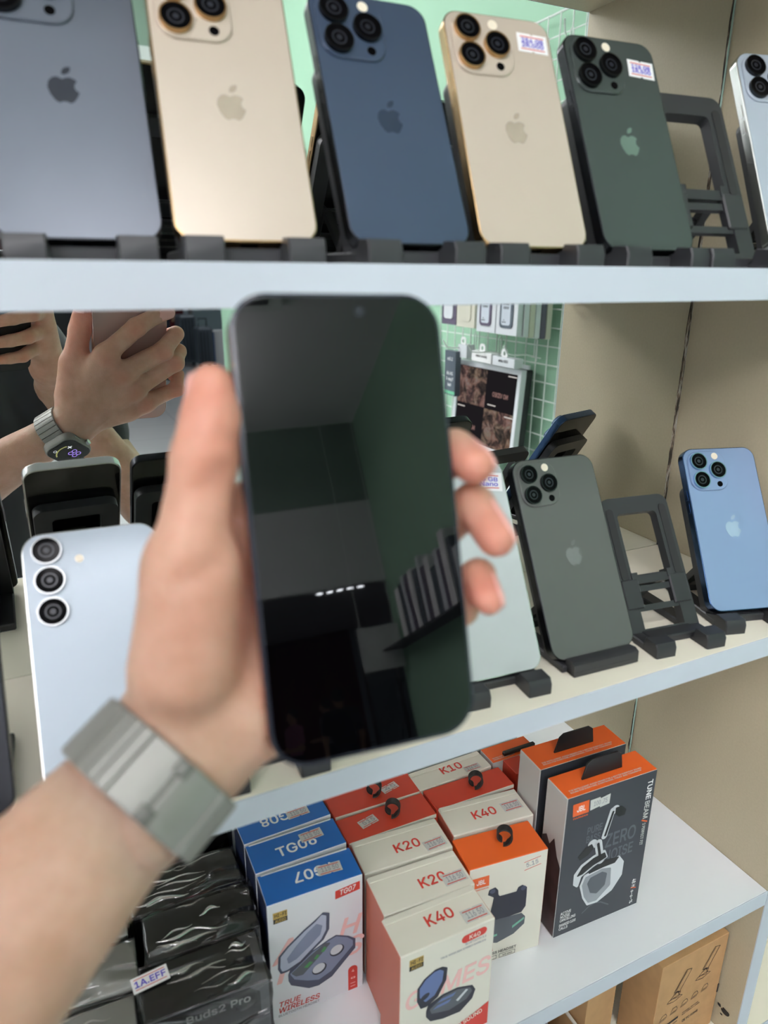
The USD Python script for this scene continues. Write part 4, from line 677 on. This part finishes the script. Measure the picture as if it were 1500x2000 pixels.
bag = trimesh.creation.icosphere(4, 1.0); v = bag.vertices; v = v * (1 + .5 * (meshkit.fbm(v * 2.6, 4, 4) - .5))[:, None] * (.034, .036, .028); bag.vertices = v + (-.2300, -.105, ZB + .045)
mat('bag_white', (205, 200, 214), .35, bump=.5, bscale=60); sb = obj('crumpled_bag', bag, 'bag_white', smooth=True); setp(sb, 'crumpled pale plastic bag lying in the cardboard tray', 'bag')

# ------------------------------------------------------------------ the held phone, the photographer's hands and the watch
# hand frame (millimetres): x right across the phone, y down along it, z away from the photographer's eye; origin at the middle of the phone's screen
HT = np.array([-0.009, 0.0041, 0.2513]); _w = np.array([0.0073, -0.3484, -0.0969]); _a = np.linalg.norm(_w); _k = _w / _a
_K = np.array([[0, -_k[2], _k[1]], [_k[2], 0, -_k[0]], [-_k[1], _k[0], 0]]); HR = np.eye(3) + math.sin(_a) * _K + (1 - math.cos(_a)) * _K @ _K
def hw(q): return (np.atleast_2d(np.asarray(q, float)) * .001 @ HR.T + HT) @ CR + CAM
def hd(d): return np.asarray(d, float) @ HR.T @ CR
def hand_frame(o): return frame(hw(o)[0], hd((1, 0, 0)), hd((0, 0, 1)), hd((0, -1, 0)))
hp = thing('held_phone', 'large smartphone with a dark screen and rose metal frame held up in the hand', 'smartphone', hand_frame((0, 81.5, 0)))
w, h, t = .0776, .163, .0082
obj('body', slab(w, h, t, .0135, .0012), 'side_rose', hp, label='polished rose metal frame')
mat('glass_slate', (40, 44, 54), .12); obj('bezel', slab(w + .0001, h + .0001, .0021, .0135, .0011, cz=h / 2, y0=-.0006, back=.0002), 'glass_slate', hp, label='dark glass edge around the screen')
scr = obj('screen', slab(w - .0030, h - .0030, .0006, .0120, .0002, cz=h / 2, y0=-.0009), 'screen_black', hp, label='dark switched-off glossy screen')
obj('front_camera', cat_(disc(.0075, h - .0066, .0019, -.00095, -.0006, 20)), 'lens_inner', scr)
obj('back_glass', slab(w - .0016, h - .0016, .0006, .0128, .0003, cz=h / 2, y0=t - .0003), 'back_rose', hp, label='pale rose glass back')
for k, zc in enumerate((.150, .132)): lens_ = obj('camera_lens', ringm(.0255, zc, .0072, .0058, t, t + .0022), 'ring_gold', hp); obj('lens_glass', disc(.0255, zc, .006, t, t + .0017), 'black_gloss', lens_)
obj('side_button', cbox(w / 2 - .0003, w / 2 + .0005, .003, .0052, .098, .110, .0002), 'side_rose', hp); obj('volume_button', cbox(w / 2 - .0003, w / 2 + .0005, .003, .0052, .116, .134, .0002), 'side_rose', hp)
obj('antenna_line', cat_(cbox(-w / 2 - .0002, -w / 2 + .0004, .0002, t - .0002, .138, .1388), cbox(-w / 2 - .0002, -w / 2 + .0004, .0002, t - .0002, .022, .0228)), 'side_gold', hp)

S_ = np.array([-78.0, 81.0, 21.0]); a_ax = np.array([-.76, .60, -.20]); a_ax /= np.linalg.norm(a_ax)
c0 = np.array([.65, .76, 0]); c0 -= a_ax * (c0 @ a_ax); c0 /= np.linalg.norm(c0); n0 = np.cross(a_ax, c0); n0 = n0 if n0[2] > 0 else -n0
_th = math.radians(28); n_ax = n0 * math.cos(_th) + c0 * math.sin(_th); c_ax = c0 * math.cos(_th) - n0 * math.sin(_th)      # dorsal normal, crosswise
# finger chains: (joint, radius)
FING = {
 'index': [((-31, -8, 27), 10.5), ((2, -37, 25), 9.6), ((23, -46, 17.5), 8.4), ((38, -49, 15.5), 7.0)],
 'middle': [((-16, 12, 30), 11), ((29, -11, 28), 9.8), ((47, -24, 14), 8.4), ((46.5, -17, -3), 7.2)],
 'ring': [((-3, 32, 29), 10.5), ((43, 5, 25), 9.4), ((51.5, -2, 11), 8.2), ((52, 11, -4), 7.0)],
 'little': [((9, 52, 25), 9.5), ((46, 39, 22), 8.0), ((50.5, 26, 11), 6.8), ((48, 34, -1), 5.8)]}
THUMB = [((-64, 42, 18), 15.5), ((-58.5, 8, 9.5), 12.8), ((-50.5, -27, 4.5), 10.4), ((-47, -40, 3.6), 9.4), ((-45.8, -51, 3.4), 7.4)]
def chain_d(P, ch, k=2.5):
    d = None
    for (a, ra), (b, rb) in zip(ch[:-1], ch[1:]):
        e = cap_d(P, a, b, ra, rb); d = e if d is None else smin(d, e, k)
    return d
WR = [S_ + 12 * c_ax, S_ - 12 * c_ax]                    # wrist: two bones side by side
def wrist_at(q, spread): return q + spread * c_ax, q - spread * c_ax
def hand_d(P):
    cx = S_ - a_ax * 16
    pal = None
    for nm, r0 in (('index', 14), ('middle', 15), ('ring', 15), ('little', 13)):
        m = np.array(FING[nm][0][0]); j = {'index': -.9, 'middle': -.3, 'ring': .35, 'little': .95}[nm]
        e = cap_d(P, cx + c_ax * 9 * j - a_ax * 6, m + (0, 0, 1), 13.5, r0 - 2.5); pal = e if pal is None else smin(pal, e, 12)
    pal = smin(pal, cap_d(P, (-62, 44, 12), (-57, 12, 10), 16.5, 15.5), 9)              # ball of the thumb
    pal = smin(pal, cap_d(P, (-40, 66, 17), (-8, 60, 24), 14.5, 12), 9)                   # outer heel of the hand
    pal = smin(pal, cap_d(P, (-66, 46, 18), (-40, 4, 26), 12, 9), 10)                    # web towards the index finger
    wr = smin(cap_d(P, *wrist_at(S_ - a_ax * 14 + 2 * n_ax, 8), 15.5, 15.5), cap_d(P, *wrist_at(S_ + a_ax * 12, 8), 15, 15), 14)
    wr = smin(wr, smin(cap_d(P, S_ - a_ax * 14 + 8 * c_ax, S_ + a_ax * 34 + 8 * c_ax, 15, 10), cap_d(P, S_ - a_ax * 14 - 8 * c_ax, S_ + a_ax * 34 - 8 * c_ax, 15, 10), 14), 14)
    d = smin(pal, wr, 9)
    for nm in FING: d = smin(d, chain_d(P, FING[nm]), 6)
    th = chain_d(P, THUMB, 5); d = smin(d, th, 9)
    for nm in ('index', 'middle', 'ring', 'little'):                                      # knuckles on the back of the hand
        m = np.array(FING[nm][0][0]); d = smin(d, cap_d(P, m + (0, 0, 4.5), m + (2, -1, 5), 7.4, 7.4), 6)
        q = np.array(FING[nm][1][0]); d = smin(d, cap_d(P, q + (0, -1, 2.4), q + (1, -1, 2.4), FING[nm][1][1] - .9, FING[nm][1][1] - .9), 4)
    # creases of the palm where the ball of the thumb meets the wrist, and the thumb's joint
    for a, b, r in (((-90, 44, -6), (-62, 66, -5), 2.0), ((-62, 66, -5), (-42, 74, -2), 2.0), ((-54, -16, -8), (-44, -20, -7), .9), ((-62, 12, -8), (-48, 8, -7), 1.1)):
        d = smax(d, -cap_d(P, a, b, r, r), 9)
    # tendons
    for nm in ('index', 'middle', 'ring'):
        m = np.array(FING[nm][0][0]); d = smin(d, cap_d(P, m + (-2, 3, 9), cx + n_ax * 17 + 3 * c_ax, 2.2, 1.2), 5)
    # the phone presses into the flesh
    q = np.abs(P - (0, 0, 4.1)) - (38.3, 81.0, 4.0); ph = np.linalg.norm(np.maximum(q, 0), axis=1) + np.minimum(q.max(1), 0)
    d = smax(d, -ph, 1.2)
    return d + .5 * (meshkit.noise(P * .16) - .5)
hm = nets(hand_d, (-118, -68, -24), (72, 126, 66), 1.7)
trimesh.smoothing.filter_taubin(hm, iterations=6)
hv = hm.vertices.copy()
def lobe(P, c, r): return np.exp(-((P - np.asarray(c, float)) ** 2).sum(1) / r ** 2)
bl = np.zeros(len(hv))
for nm in FING: bl += .8 * lobe(hv, FING[nm][3][0], 12) + .5 * lobe(hv, np.array(FING[nm][1][0]) + (0, 0, 6), 9) + .42 * lobe(hv, np.array(FING[nm][0][0]) + (0, 0, 9), 9)
bl += .62 * lobe(hv, THUMB[4][0], 16) + .38 * lobe(hv, (-46, -28, 0), 17) + .22 * lobe(hv, (-50, 30, 2), 24) + .2 * lobe(hv, (-45, 0, 0), 22)
# forearm and upper arm (left), in world metres
ELB = hw(S_ + a_ax * 235)[0]; SHL = np.array([-.965, -.685, .13]); SHR = np.array([-.61, -.865, .15])
W0 = hw(S_ + a_ax * 14 - 1.5 * c_ax)[0]; cw = hd(c_ax); nw_ = hd(n_ax)
def arml_d(P):
    d = None
    for s in (-1, 1):
        e = smin(cap_d(P, W0 + s * .0092 * cw, ELB * .62 + W0 * .38 + s * .012 * cw, .0158, .0285), cap_d(P, ELB * .62 + W0 * .38 + s * .012 * cw, ELB + s * .008 * cw, .0285, .034), .02); d = e if d is None else smin(d, e, .02)
    return smin(d, cap_d(P, ELB, SHL, .038, .048), .03) + .0008 * (meshkit.noise(P * 60) - .5)
def bbox(pts, m): pts = np.array(pts); return pts.min(0) - m, pts.max(0) + m
am = nets(arml_d, *bbox([W0, ELB, SHL], .06), .005); trimesh.smoothing.filter_taubin(am, iterations=5)
# right hand around the camera phone: camera frame (x right, y down, z forward) in millimetres
def cw_(q): return np.atleast_2d(np.asarray(q, float)) * .001 @ CR + CAM
RF = {'index': [((30, 44, -12), 10.5), ((26, 22, 4), 9), ((8, 26, 9), 8), ((-8, 30, 9), 7)],
      'middle': [((34, 62, -10), 11), ((10, 56, 10), 9.6), ((-16, 60, 12), 8.4), ((-38, 64, 11), 7.2)],
      'ring': [((35, 86, -8), 10.8), ((4, 87, 11), 9.2), ((-20, 90, 12), 8.2), ((-40, 92, 11), 7)],
      'little': [((30, 108, -8), 9.6), ((-2, 114, 10), 8.2), ((-20, 115, 11), 7.2), ((-36, 116, 10), 6.2)]}
RW = np.array([55.0, 150, -26])
def rhand_d(P):
    d = None
    for nm, j in (('index', 1), ('middle', .4), ('ring', -.3), ('little', -1)):
        e = cap_d(P, RW + np.array([-2 - 8 * j * 0, -4 * j, 6 * j]), np.array(RF[nm][0][0]), 17, 12); d = e if d is None else smin(d, e, 12)
    for nm in RF: d = smin(d, chain_d(P, RF[nm]), 6)
    d = smin(d, chain_d(P, [((52, 122, -28), 15), ((44, 90, -34), 12), ((26, 66, -30), 10), ((6, 56, -26), 8)], 5), 10)
    d = smin(d, cap_d(P, RW, RW + (28, 58, -36), 22, 25), 16)
    q = np.abs(P - (-22, 60, -7)) - (37.5, 80, 4.4); ph = np.linalg.norm(np.maximum(q, 0), axis=1) + np.minimum(q.max(1), 0)
    return smax(d, -ph, 1.2)
rm = nets(rhand_d, (-60, -2, -75), (112, 225, 34), 2.4); trimesh.smoothing.filter_taubin(rm, iterations=5)
rv = rm.vertices.copy(); rbl = np.zeros(len(rv))
for nm in RF: rbl += .3 * lobe(rv, np.array(RF[nm][1][0]) + (0, 0, 7), 9) + .25 * lobe(rv, np.array(RF[nm][0][0]) + (0, 0, 9), 10) + .5 * lobe(rv, RF[nm][3][0], 9)
RW0 = cw_(RW + (22, 46, -28))[0]; ELR = np.array([-.455, -.73, -.105])
armr_d = lambda P: smin(cap_d(P, RW0, ELR, .027, .040), cap_d(P, ELR, SHR, .040, .050), .03) + .0008 * (meshkit.noise(P * 60) - .5)
bm = nets(armr_d, *bbox([RW0, ELR, SHR], .065), .006); trimesh.smoothing.filter_taubin(bm, iterations=5)
# head and neck
fw = np.array([.439, .899, 0]); rt = np.array([.899, -.439, 0]); UPZ = np.array([0, 0, 1.0]); HC = np.array([-.795, -.765, .405])
def head_parts(P, HC, fw, rt):
    q = np.stack([(P - HC) @ rt, (P - HC) @ fw, (P - HC) @ UPZ], 1)
    d = ell_d(q, (0, -.01, .025), np.array([.076, .096, .098])); d = smin(d, ell_d(q, (0, .018, -.045), np.array([.060, .072, .075])), .04)
    d = smin(d, cap_d(q, (0, .088, .01), (0, .106, -.022), .008, .013), .012)
    for s in (-1, 1):
        d = smax(d, -ell_d(q, (s * .032, .096, .016), np.array([.019, .016, .012])), .012); d = smin(d, ell_d(q, (s * .032, .078, .016), np.array([.013, .013, .013])), .002)
        d = smin(d, ell_d(q, (s * .078, -.008, .0), np.array([.010, .020, .032])), .006)
    d = smin(d, cap_d(q, (-.018, .084, -.056), (.018, .084, -.056), .007, .007), .006); d = smax(d, -cap_d(q, (-.02, .094, -.056), (.02, .094, -.056), .0015, .0015), .004)
    return smin(d, cap_d(q, (0, -.025, -.06), (0, -.035, -.20), .052, .060), .04)
nm_ = nets(lambda P: head_parts(P, HC, fw, rt), HC - .23, HC + (.16, .16, .14), .005)
body = cat_(trimesh.Trimesh(hw(hv), hm.faces, process=False), am, trimesh.Trimesh(cw_(rv), rm.faces, process=False), bm, nm_)
me = thing('person', 'person in a black t-shirt holding up the large phone and photographing it', 'person')
bp = obj('body', body, 'skin', me, smooth=True)
blush = np.concatenate([bl, np.zeros(len(am.vertices)), rbl, np.zeros(len(bm.vertices)), np.zeros(len(nm_.vertices))])
UsdGeom.PrimvarsAPI(bp).CreatePrimvar('blush', Sdf.ValueTypeNames.FloatArray, 'vertex').Set(Vt.FloatArray.FromNumpy(np.clip(blush * .8, 0, .9).astype(np.float32)))
# nails
def nail(base, tip, r0, r1, dors, conv, wdt=.82):
    base = np.array(base, float); tip = np.array(tip, float); ax = tip - base; L = np.linalg.norm(ax); ax /= L; dors = np.array(dors, float); dors -= ax * (dors @ ax); dors /= np.linalg.norm(dors); sd = np.cross(ax, dors); R = []
    for s in np.linspace(.12, 1.0, 9):
        u = (s - .12) / .88; p = base + ax * (L + r1 * .72) * s; r = (r0 + (r1 - r0) * s) * (1 if s < .72 else math.sqrt(max(1 - ((s - .72) / .5) ** 2, .1))); hwid = wdt * math.sqrt(max(1 - (2 * u - 1) ** 6, .02)); ph = np.linspace(-hwid, hwid, 9)
        top = [p + (r + .35) * (math.cos(f) * dors + math.sin(f) * sd) for f in ph]; bot = [p + (r - .8) * (math.cos(f) * dors + math.sin(f) * sd) for f in ph[::-1]]; R.append(conv(np.array(top + bot)))
    return loft(R)
for nm, dv in (('index', (.1, -.2, 1)), ('middle', (1, -.5, .4)), ('ring', (1, -.75, .1)), ('little', (1, -.6, .4))): obj('nail', nail(FING[nm][2][0], FING[nm][3][0], FING[nm][2][1], FING[nm][3][1], dv, hw), 'nail', bp, smooth=True)
obj('nail', nail(THUMB[3][0], THUMB[4][0], THUMB[3][1], THUMB[4][1], (-.75, -.1, .65), hw), 'nail', bp, smooth=True)
# clothes of the photographer
CH = (SHL + SHR) / 2
def shirt_d(P):
    q = np.stack([(P - CH) @ rt, (P - CH) @ fw, (P - CH) @ UPZ], 1)
    d = ell_d(q, (0, 0, -.16), np.array([.185, .118, .30])); d = smin(d, ell_d(q, (0, -.005, -.40), np.array([.17, .12, .28])), .08); d = smin(d, cap_d(q, (-.13, -.02, -.02), (.13, -.02, -.02), .07, .07), .06)
    d = smax(d, -(q[:, 2] + .56), .01)
    for sh, el in ((SHL, ELB), (SHR, ELR)): d = smin(d, cap_d(P, sh, sh + (el - sh) * .52, .068, .064), .05)
    return d + .012 * (meshkit.fbm(np.stack([q[:, 0] * 9, q[:, 1] * 9, q[:, 2] * 14 + q[:, 0] * 8], 1), 3, 2) - .5)
sm_ = nets(shirt_d, CH - (.40, .36, .60), CH + (.36, .36, .14), .010); obj('t_shirt', sm_, 'cloth_black', me, smooth=True)
HPZ = CH + (0, 0, -.52)
def trous_d(P):
    d = ell_d(np.stack([(P - HPZ) @ rt, (P - HPZ) @ fw, (P - HPZ) @ UPZ], 1), (0, 0, -.02), np.array([.175, .125, .16]))
    for s in (-1, 1):
        hip = HPZ + rt * .09 * s + (0, 0, -.08); kn = hip + fw * .03 + (0, 0, -.40); an = hip + (0, 0, -.78); an[2] = ZF + .05
        d = smin(d, smin(cap_d(P, hip, kn, .095, .066), cap_d(P, kn, an, .066, .055), .04), .05)
    return d
tm = nets(trous_d, np.array([HPZ[0] - .3, HPZ[1] - .28, ZF + .03]), HPZ + (.3, .28, .2), .014); obj('trousers', tm, 'denim', me, smooth=True)
for s in (-1, 1):
    f0 = HPZ + rt * .09 * s; f0 = np.array([f0[0], f0[1], ZF + .045])
    obj('shoe', nets(lambda P: smax(smin(cap_d(P, f0 - fw * .05, f0 + fw * .13, .045, .040), cap_d(P, f0 - fw * .03, f0 - fw * .03 + (0, 0, .05), .046, .046), .03), -(P[:, 2] - ZF), .004), f0 - .2, f0 + .2, .012), 'black_rubber', me, smooth=True)
obj('hair', nets(lambda P: smax(ell_d(np.stack([(P - HC) @ rt, (P - HC) @ fw, (P - HC) @ UPZ], 1), (0, -.018, .035), np.array([.086, .102, .104])), -np.maximum.reduce([-( (P - HC) @ fw - .045) * 1.0 - (((P - HC) @ UPZ) - .07) * .9, -10 * np.ones(len(P))]) if False else smax(((P - HC) @ fw) - .03 - ((P - HC) @ UPZ) * .7, -.02 - ((P - HC) @ UPZ), .02), .012) + .006 * (meshkit.noise(P * 90) - .5), HC - .16, HC + .17, .007), 'hair', me, smooth=True)
# camera phone in the right hand: lens just behind the picture's viewpoint
cp = thing('camera_phone', 'black smartphone held upright in the right hand taking the picture, seen in the mirror', 'smartphone', frame(cw_((-22, 140, -2.6))[0], CR[0], -CR[2], -CR[1]))
obj('body', slab(.076, .160, .0082, .010, .001), 'side_dark', cp); obj('back_glass', slab(.0744, .1584, .0005, .0092, .0003, cz=.08, y0=-.0003), 'black_rubber', cp); obj('screen', slab(.074, .158, .0005, .009, .0002, cz=.08, y0=.0080), 'screen_black', cp)
for k in range(3):
    if k != 0 or True: obj('camera_lens', ringm(.022, .140 - .019 * k, .0070, .0052, -.0014, 0), 'ring_steel', cp)
# watch: strap follows the wrist's own section
wt = thing('wristwatch', 'grey link-strap smartwatch with black dial on the wrist below the held phone', 'watch')
mat('titanium', (150, 150, 145), .55, .7, bump=.03, bscale=2000); mat('titanium_dark', (120, 120, 116), .45, .9)
def wrist_r(th, s):
    u = math.cos(th) * c_ax + math.sin(th) * n_ax; r = np.linspace(12, 50, 60); P = S_ + a_ax * s + r[:, None] * u; d = hand_d(P); k = np.argmax(d > 0); return r[k] if k else 50.0
ths = np.radians(np.arange(0, 360, 4.0)); prof = np.array([max(wrist_r(t_, s_) for s_ in (-8, 0, 8)) for t_ in ths]); prof = np.convolve(np.r_[prof[-3:], prof, prof[:3]], np.ones(7) / 7, 'valid') + .8
RAD = lambda th: np.interp(th % (2 * math.pi), np.r_[ths, 2 * math.pi], np.r_[prof, prof[0]])
def wp_(th, s, dr): return S_ + a_ax * s + (RAD(th) + dr) * (math.cos(th) * c_ax + math.sin(th) * n_ax)
def link(t0, t1, s0=-11.5, s1=11.5, d0=0., d1=2.4, ch=.7, n=6):
    R = []; dt = (t1 - t0) * .06
    for th, i_ in [(t0, ch)] + [(t0 + dt + (t1 - t0 - 2 * dt) * k / n, 0) for k in range(n + 1)] + [(t1, ch)]:
        R.append(hw(np.array([wp_(th, s0, d0), wp_(th, s0, d1 - i_ - ch * .6), wp_(th, s0 + ch, d1 - i_), wp_(th, s1 - ch, d1 - i_), wp_(th, s1, d1 - i_ - ch * .6), wp_(th, s1, d0)])))
    return loft(R)
deg = math.radians
WC = 97.0                                                    # dial sits over the back of the wrist
segs = [(WC + 34 + 11.0 * k, WC + 34 + 11.0 * k + 10.7) for k in range(12)] + [(WC - 34 - 11.0 * (k + 1), WC - 34 - 11.0 * k - .3) for k in range(8)]
for a, b in segs: obj('strap_link', link(deg(a), deg(b)), 'titanium', wt, smooth=30)
a0, b0 = WC + 34 + 132, WC + 360 - 34 - 88
cl = obj('clasp', link(deg(a0), deg((a0 + b0) / 2 - 1.2)), 'titanium', wt, smooth=30); obj('clasp', link(deg((a0 + b0) / 2 + 1.2), deg(b0)), 'titanium', wt, smooth=30)
obj('clasp_bridge', link(deg((a0 + b0) / 2 - 2.5), deg((a0 + b0) / 2 + 2.5), -7.5, 7.5, 0, 1.6), 'titanium_dark', wt, smooth=30)
for s in (-1, 1): obj('release_button', link(deg((a0 + b0) / 2 - 6.5), deg((a0 + b0) / 2 + 6.5), s * 8.6 - 2.6, s * 8.6 + 2.6, 1.2, 2.9, .4), 'titanium_dark', wt, smooth=30)
wn_ = math.cos(deg(WC)) * c_ax + math.sin(deg(WC)) * n_ax; wc_ = math.sin(deg(WC)) * c_ax - math.cos(deg(WC)) * n_ax
WO = S_ + wn_ * (RAD(deg(WC)) - 2.0)
def wf(q): q = np.asarray(q, float); return hw(WO + q[:, [0]] * wc_ + q[:, [1]] * wn_ + q[:, [2]] * -a_ax)        # x crosswise, y outward, z toward the hand
def wmesh(m): return trimesh.Trimesh(wf(m.vertices), m.faces, process=False) 
def wfix(m):
    m = wmesh(m)
    if m.is_watertight and m.volume < 0: m.invert()
    return m
def wslab(w, h, t, r, ch, y0, back=None):
    m = slab(w, h, t, r, ch, cz=0, y0=0, back=back); m.vertices = m.vertices * 1.0; m.vertices[:, 1] = y0 + t - m.vertices[:, 1]; m.invert(); return m
wc = obj('watch_case', wfix(wslab(43, 37, 10.5, 11, 2.6, -1.0, 2.0)), 'titanium', wt, smooth=40)
dial = obj('dial_glass', wfix(wslab(39.5, 33.5, 1.6, 9.5, .9, 8.6)), 'screen_black', wt, smooth=40)
emit('dial_white', (230, 230, 240), 1.0); emit('dial_violet', (170, 140, 240), 1.0); emit('dial_olive', (190, 190, 120), .7)
fl = lambda g, y=10.35: wfix(trimesh.Trimesh(*(lambda m: (np.stack([m.vertices[:, 0], y + m.vertices[:, 2], m.vertices[:, 1]], 1), m.faces))(ex(g, .12)), process=False))
obj('dial_mark', fl(affinity.rotate(unary_union([sbox(-3, -.6, 3, .6), sbox(-.6, -3, .6, 3)]), 20).buffer(.1)), 'dial_white', wt) if False else None
obj('dial_mark', cat_(fl(affinity.translate(unary_union([sbox(-2.6, -.6, 2.6, .6), sbox(-.6, -2.6, .6, 2.6)]), -8, 7)), fl(affinity.translate(Point(0, 0).buffer(1.6).exterior.buffer(.25), -14, -7))), 'dial_white', wt, label='white cross and ring on the dial')
fig8 = lambda x, y: unary_union([affinity.translate(affinity.scale(Point(0, 0).buffer(1), 2.4, 2.4).exterior.buffer(.45), x, y + 2.4), affinity.translate(affinity.scale(Point(0, 0).buffer(1), 2.4, 2.4).exterior.buffer(.45), x, y - 2.4)])
obj('dial_digit', cat_(fl(fig8(1.5, 3)), fl(fig8(8.0, 3))), 'dial_violet', wt, label='violet digits on the dial')
obj('dial_arc', fl(Point(0, 0).buffer(13).exterior.buffer(.7).intersection(sbox(-14, -14, -5, 6))), 'dial_olive', wt, label='pale arc on the dial')
cr = disc(0, 0, 3.2, 0, 3.0, 18, 2.9); v = cr.vertices; cr.vertices = np.stack([v[:, 0] + 8, v[:, 2] + 4.5, v[:, 1] + 18.4], 1); obj('crown', wfix(cr), 'steel', wt)
obj('watch_button', wfix(cbox(-12, -3, 3.2, 5.8, 18.2, 19.2, .5)), 'steel', wt)
for s in (-1, 1): obj('strap_end', link(deg(WC + s * 20 if s > 0 else WC - 34), deg(WC + 34 if s > 0 else WC - 20)), 'titanium', wt, smooth=30)

# people far off in the hall (they show in the held phone's dark screen)
def far_person(label, x, y, ang, shirt, hairc='hair', hgt=1.7, arm=0):
    t = thing('person', label, 'person', frame((x, y, ZF), (math.cos(ang), math.sin(ang), 0), (-math.sin(ang), math.cos(ang), 0))); k = hgt / 1.7
    def bodyd(P):
        P = P / k; d = ell_d(P, (0, 0, 1.60), np.array([.075, .095, .11])); d = smin(d, cap_d(P, (0, -.01, 1.52), (0, -.01, 1.40), .05, .055), .03); d = smin(d, cap_d(P, (0, .1, 1.59), (0, .105, 1.57), .012, .014), .015)
        for s in (-1, 1):
            el = (s * .26, .02, 1.10); hn = (s * .20, .22, 1.10) if arm else (s * .25, .06, .86); d = smin(d, smin(cap_d(P, (s * .2, 0, 1.38), el, .045, .038), cap_d(P, el, hn, .038, .028), .03), .02)
            d = smin(d, cap_d(P, hn, np.array(hn) + ((0, .07, .01) if arm else (0, .01, -.08)), .032, .018), .02)
        return d * k
    obj('body', nets(bodyd, np.array([-.4, -.2, .65]) * k, np.array([.4, .4, 1.8]) * k, .02), 'skin_far', t, smooth=True)
    obj('shirt', nets(lambda P: smin(smin(ell_d(P / k, (0, 0, 1.2), np.array([.19, .12, .28])), cap_d(P / k, (-.17, 0, 1.38), (.17, 0, 1.38), .075, .075), .08), smin(cap_d(P / k, (-.2, 0, 1.38), (-.24, .01, 1.2), .065, .06), cap_d(P / k, (.2, 0, 1.38), (.24, .01, 1.2), .065, .06), .01), .04) * k, np.array([-.4, -.25, .85]) * k, np.array([.4, .25, 1.55]) * k, .022), shirt, t, smooth=True)
    def leg(P):
        P = P / k; d = ell_d(P, (0, 0, .92), np.array([.17, .12, .14]))
        for s in (-1, 1): d = smin(d, smin(cap_d(P, (s * .09, 0, .86), (s * .1, .02, .48), .085, .06), cap_d(P, (s * .1, .02, .48), (s * .1, -.01, .08), .06, .045), .03), .04)
        return d * k
    obj('trousers', nets(leg, np.array([-.3, -.25, .02]) * k, np.array([.3, .25, 1.1]) * k, .022), 'denim', t, smooth=True)
    for s in (-1, 1): obj('shoe', nets(lambda P: smax(cap_d(P, (s * .1, -.04, .045), (s * .1, .12, .04), .045, .04), -P[:, 2], .004), (s * .1 - .1, -.14, -.02), (s * .1 + .1, .22, .12), .015), 'black_rubber', t, smooth=True)
    obj('hair', nets(lambda P: smax(ell_d(P / k, (0, -.02, 1.63), np.array([.087, .1, .105])), (P[:, 1] / k - .03) - (P[:, 2] / k - 1.62) * .8, .01) * k, np.array([-.15, -.2, 1.45]) * k, np.array([.15, .15, 1.8]) * k, .016), hairc, t, smooth=True)
far_person('person in dark clothes standing in the hall beyond the shop, nearest of the group', .95, -9.6, 2.9, 'cloth_black')
far_person('person in a pink top standing farther in the hall', .45, -11.2, 1.2, 'cloth_pink', hgt=1.62, arm=1)
far_person('person in a pale grey top beside the dark-clothed one in the hall', 1.10, -12.0, 2.0, 'cloth_grey', hgt=1.68, arm=1)
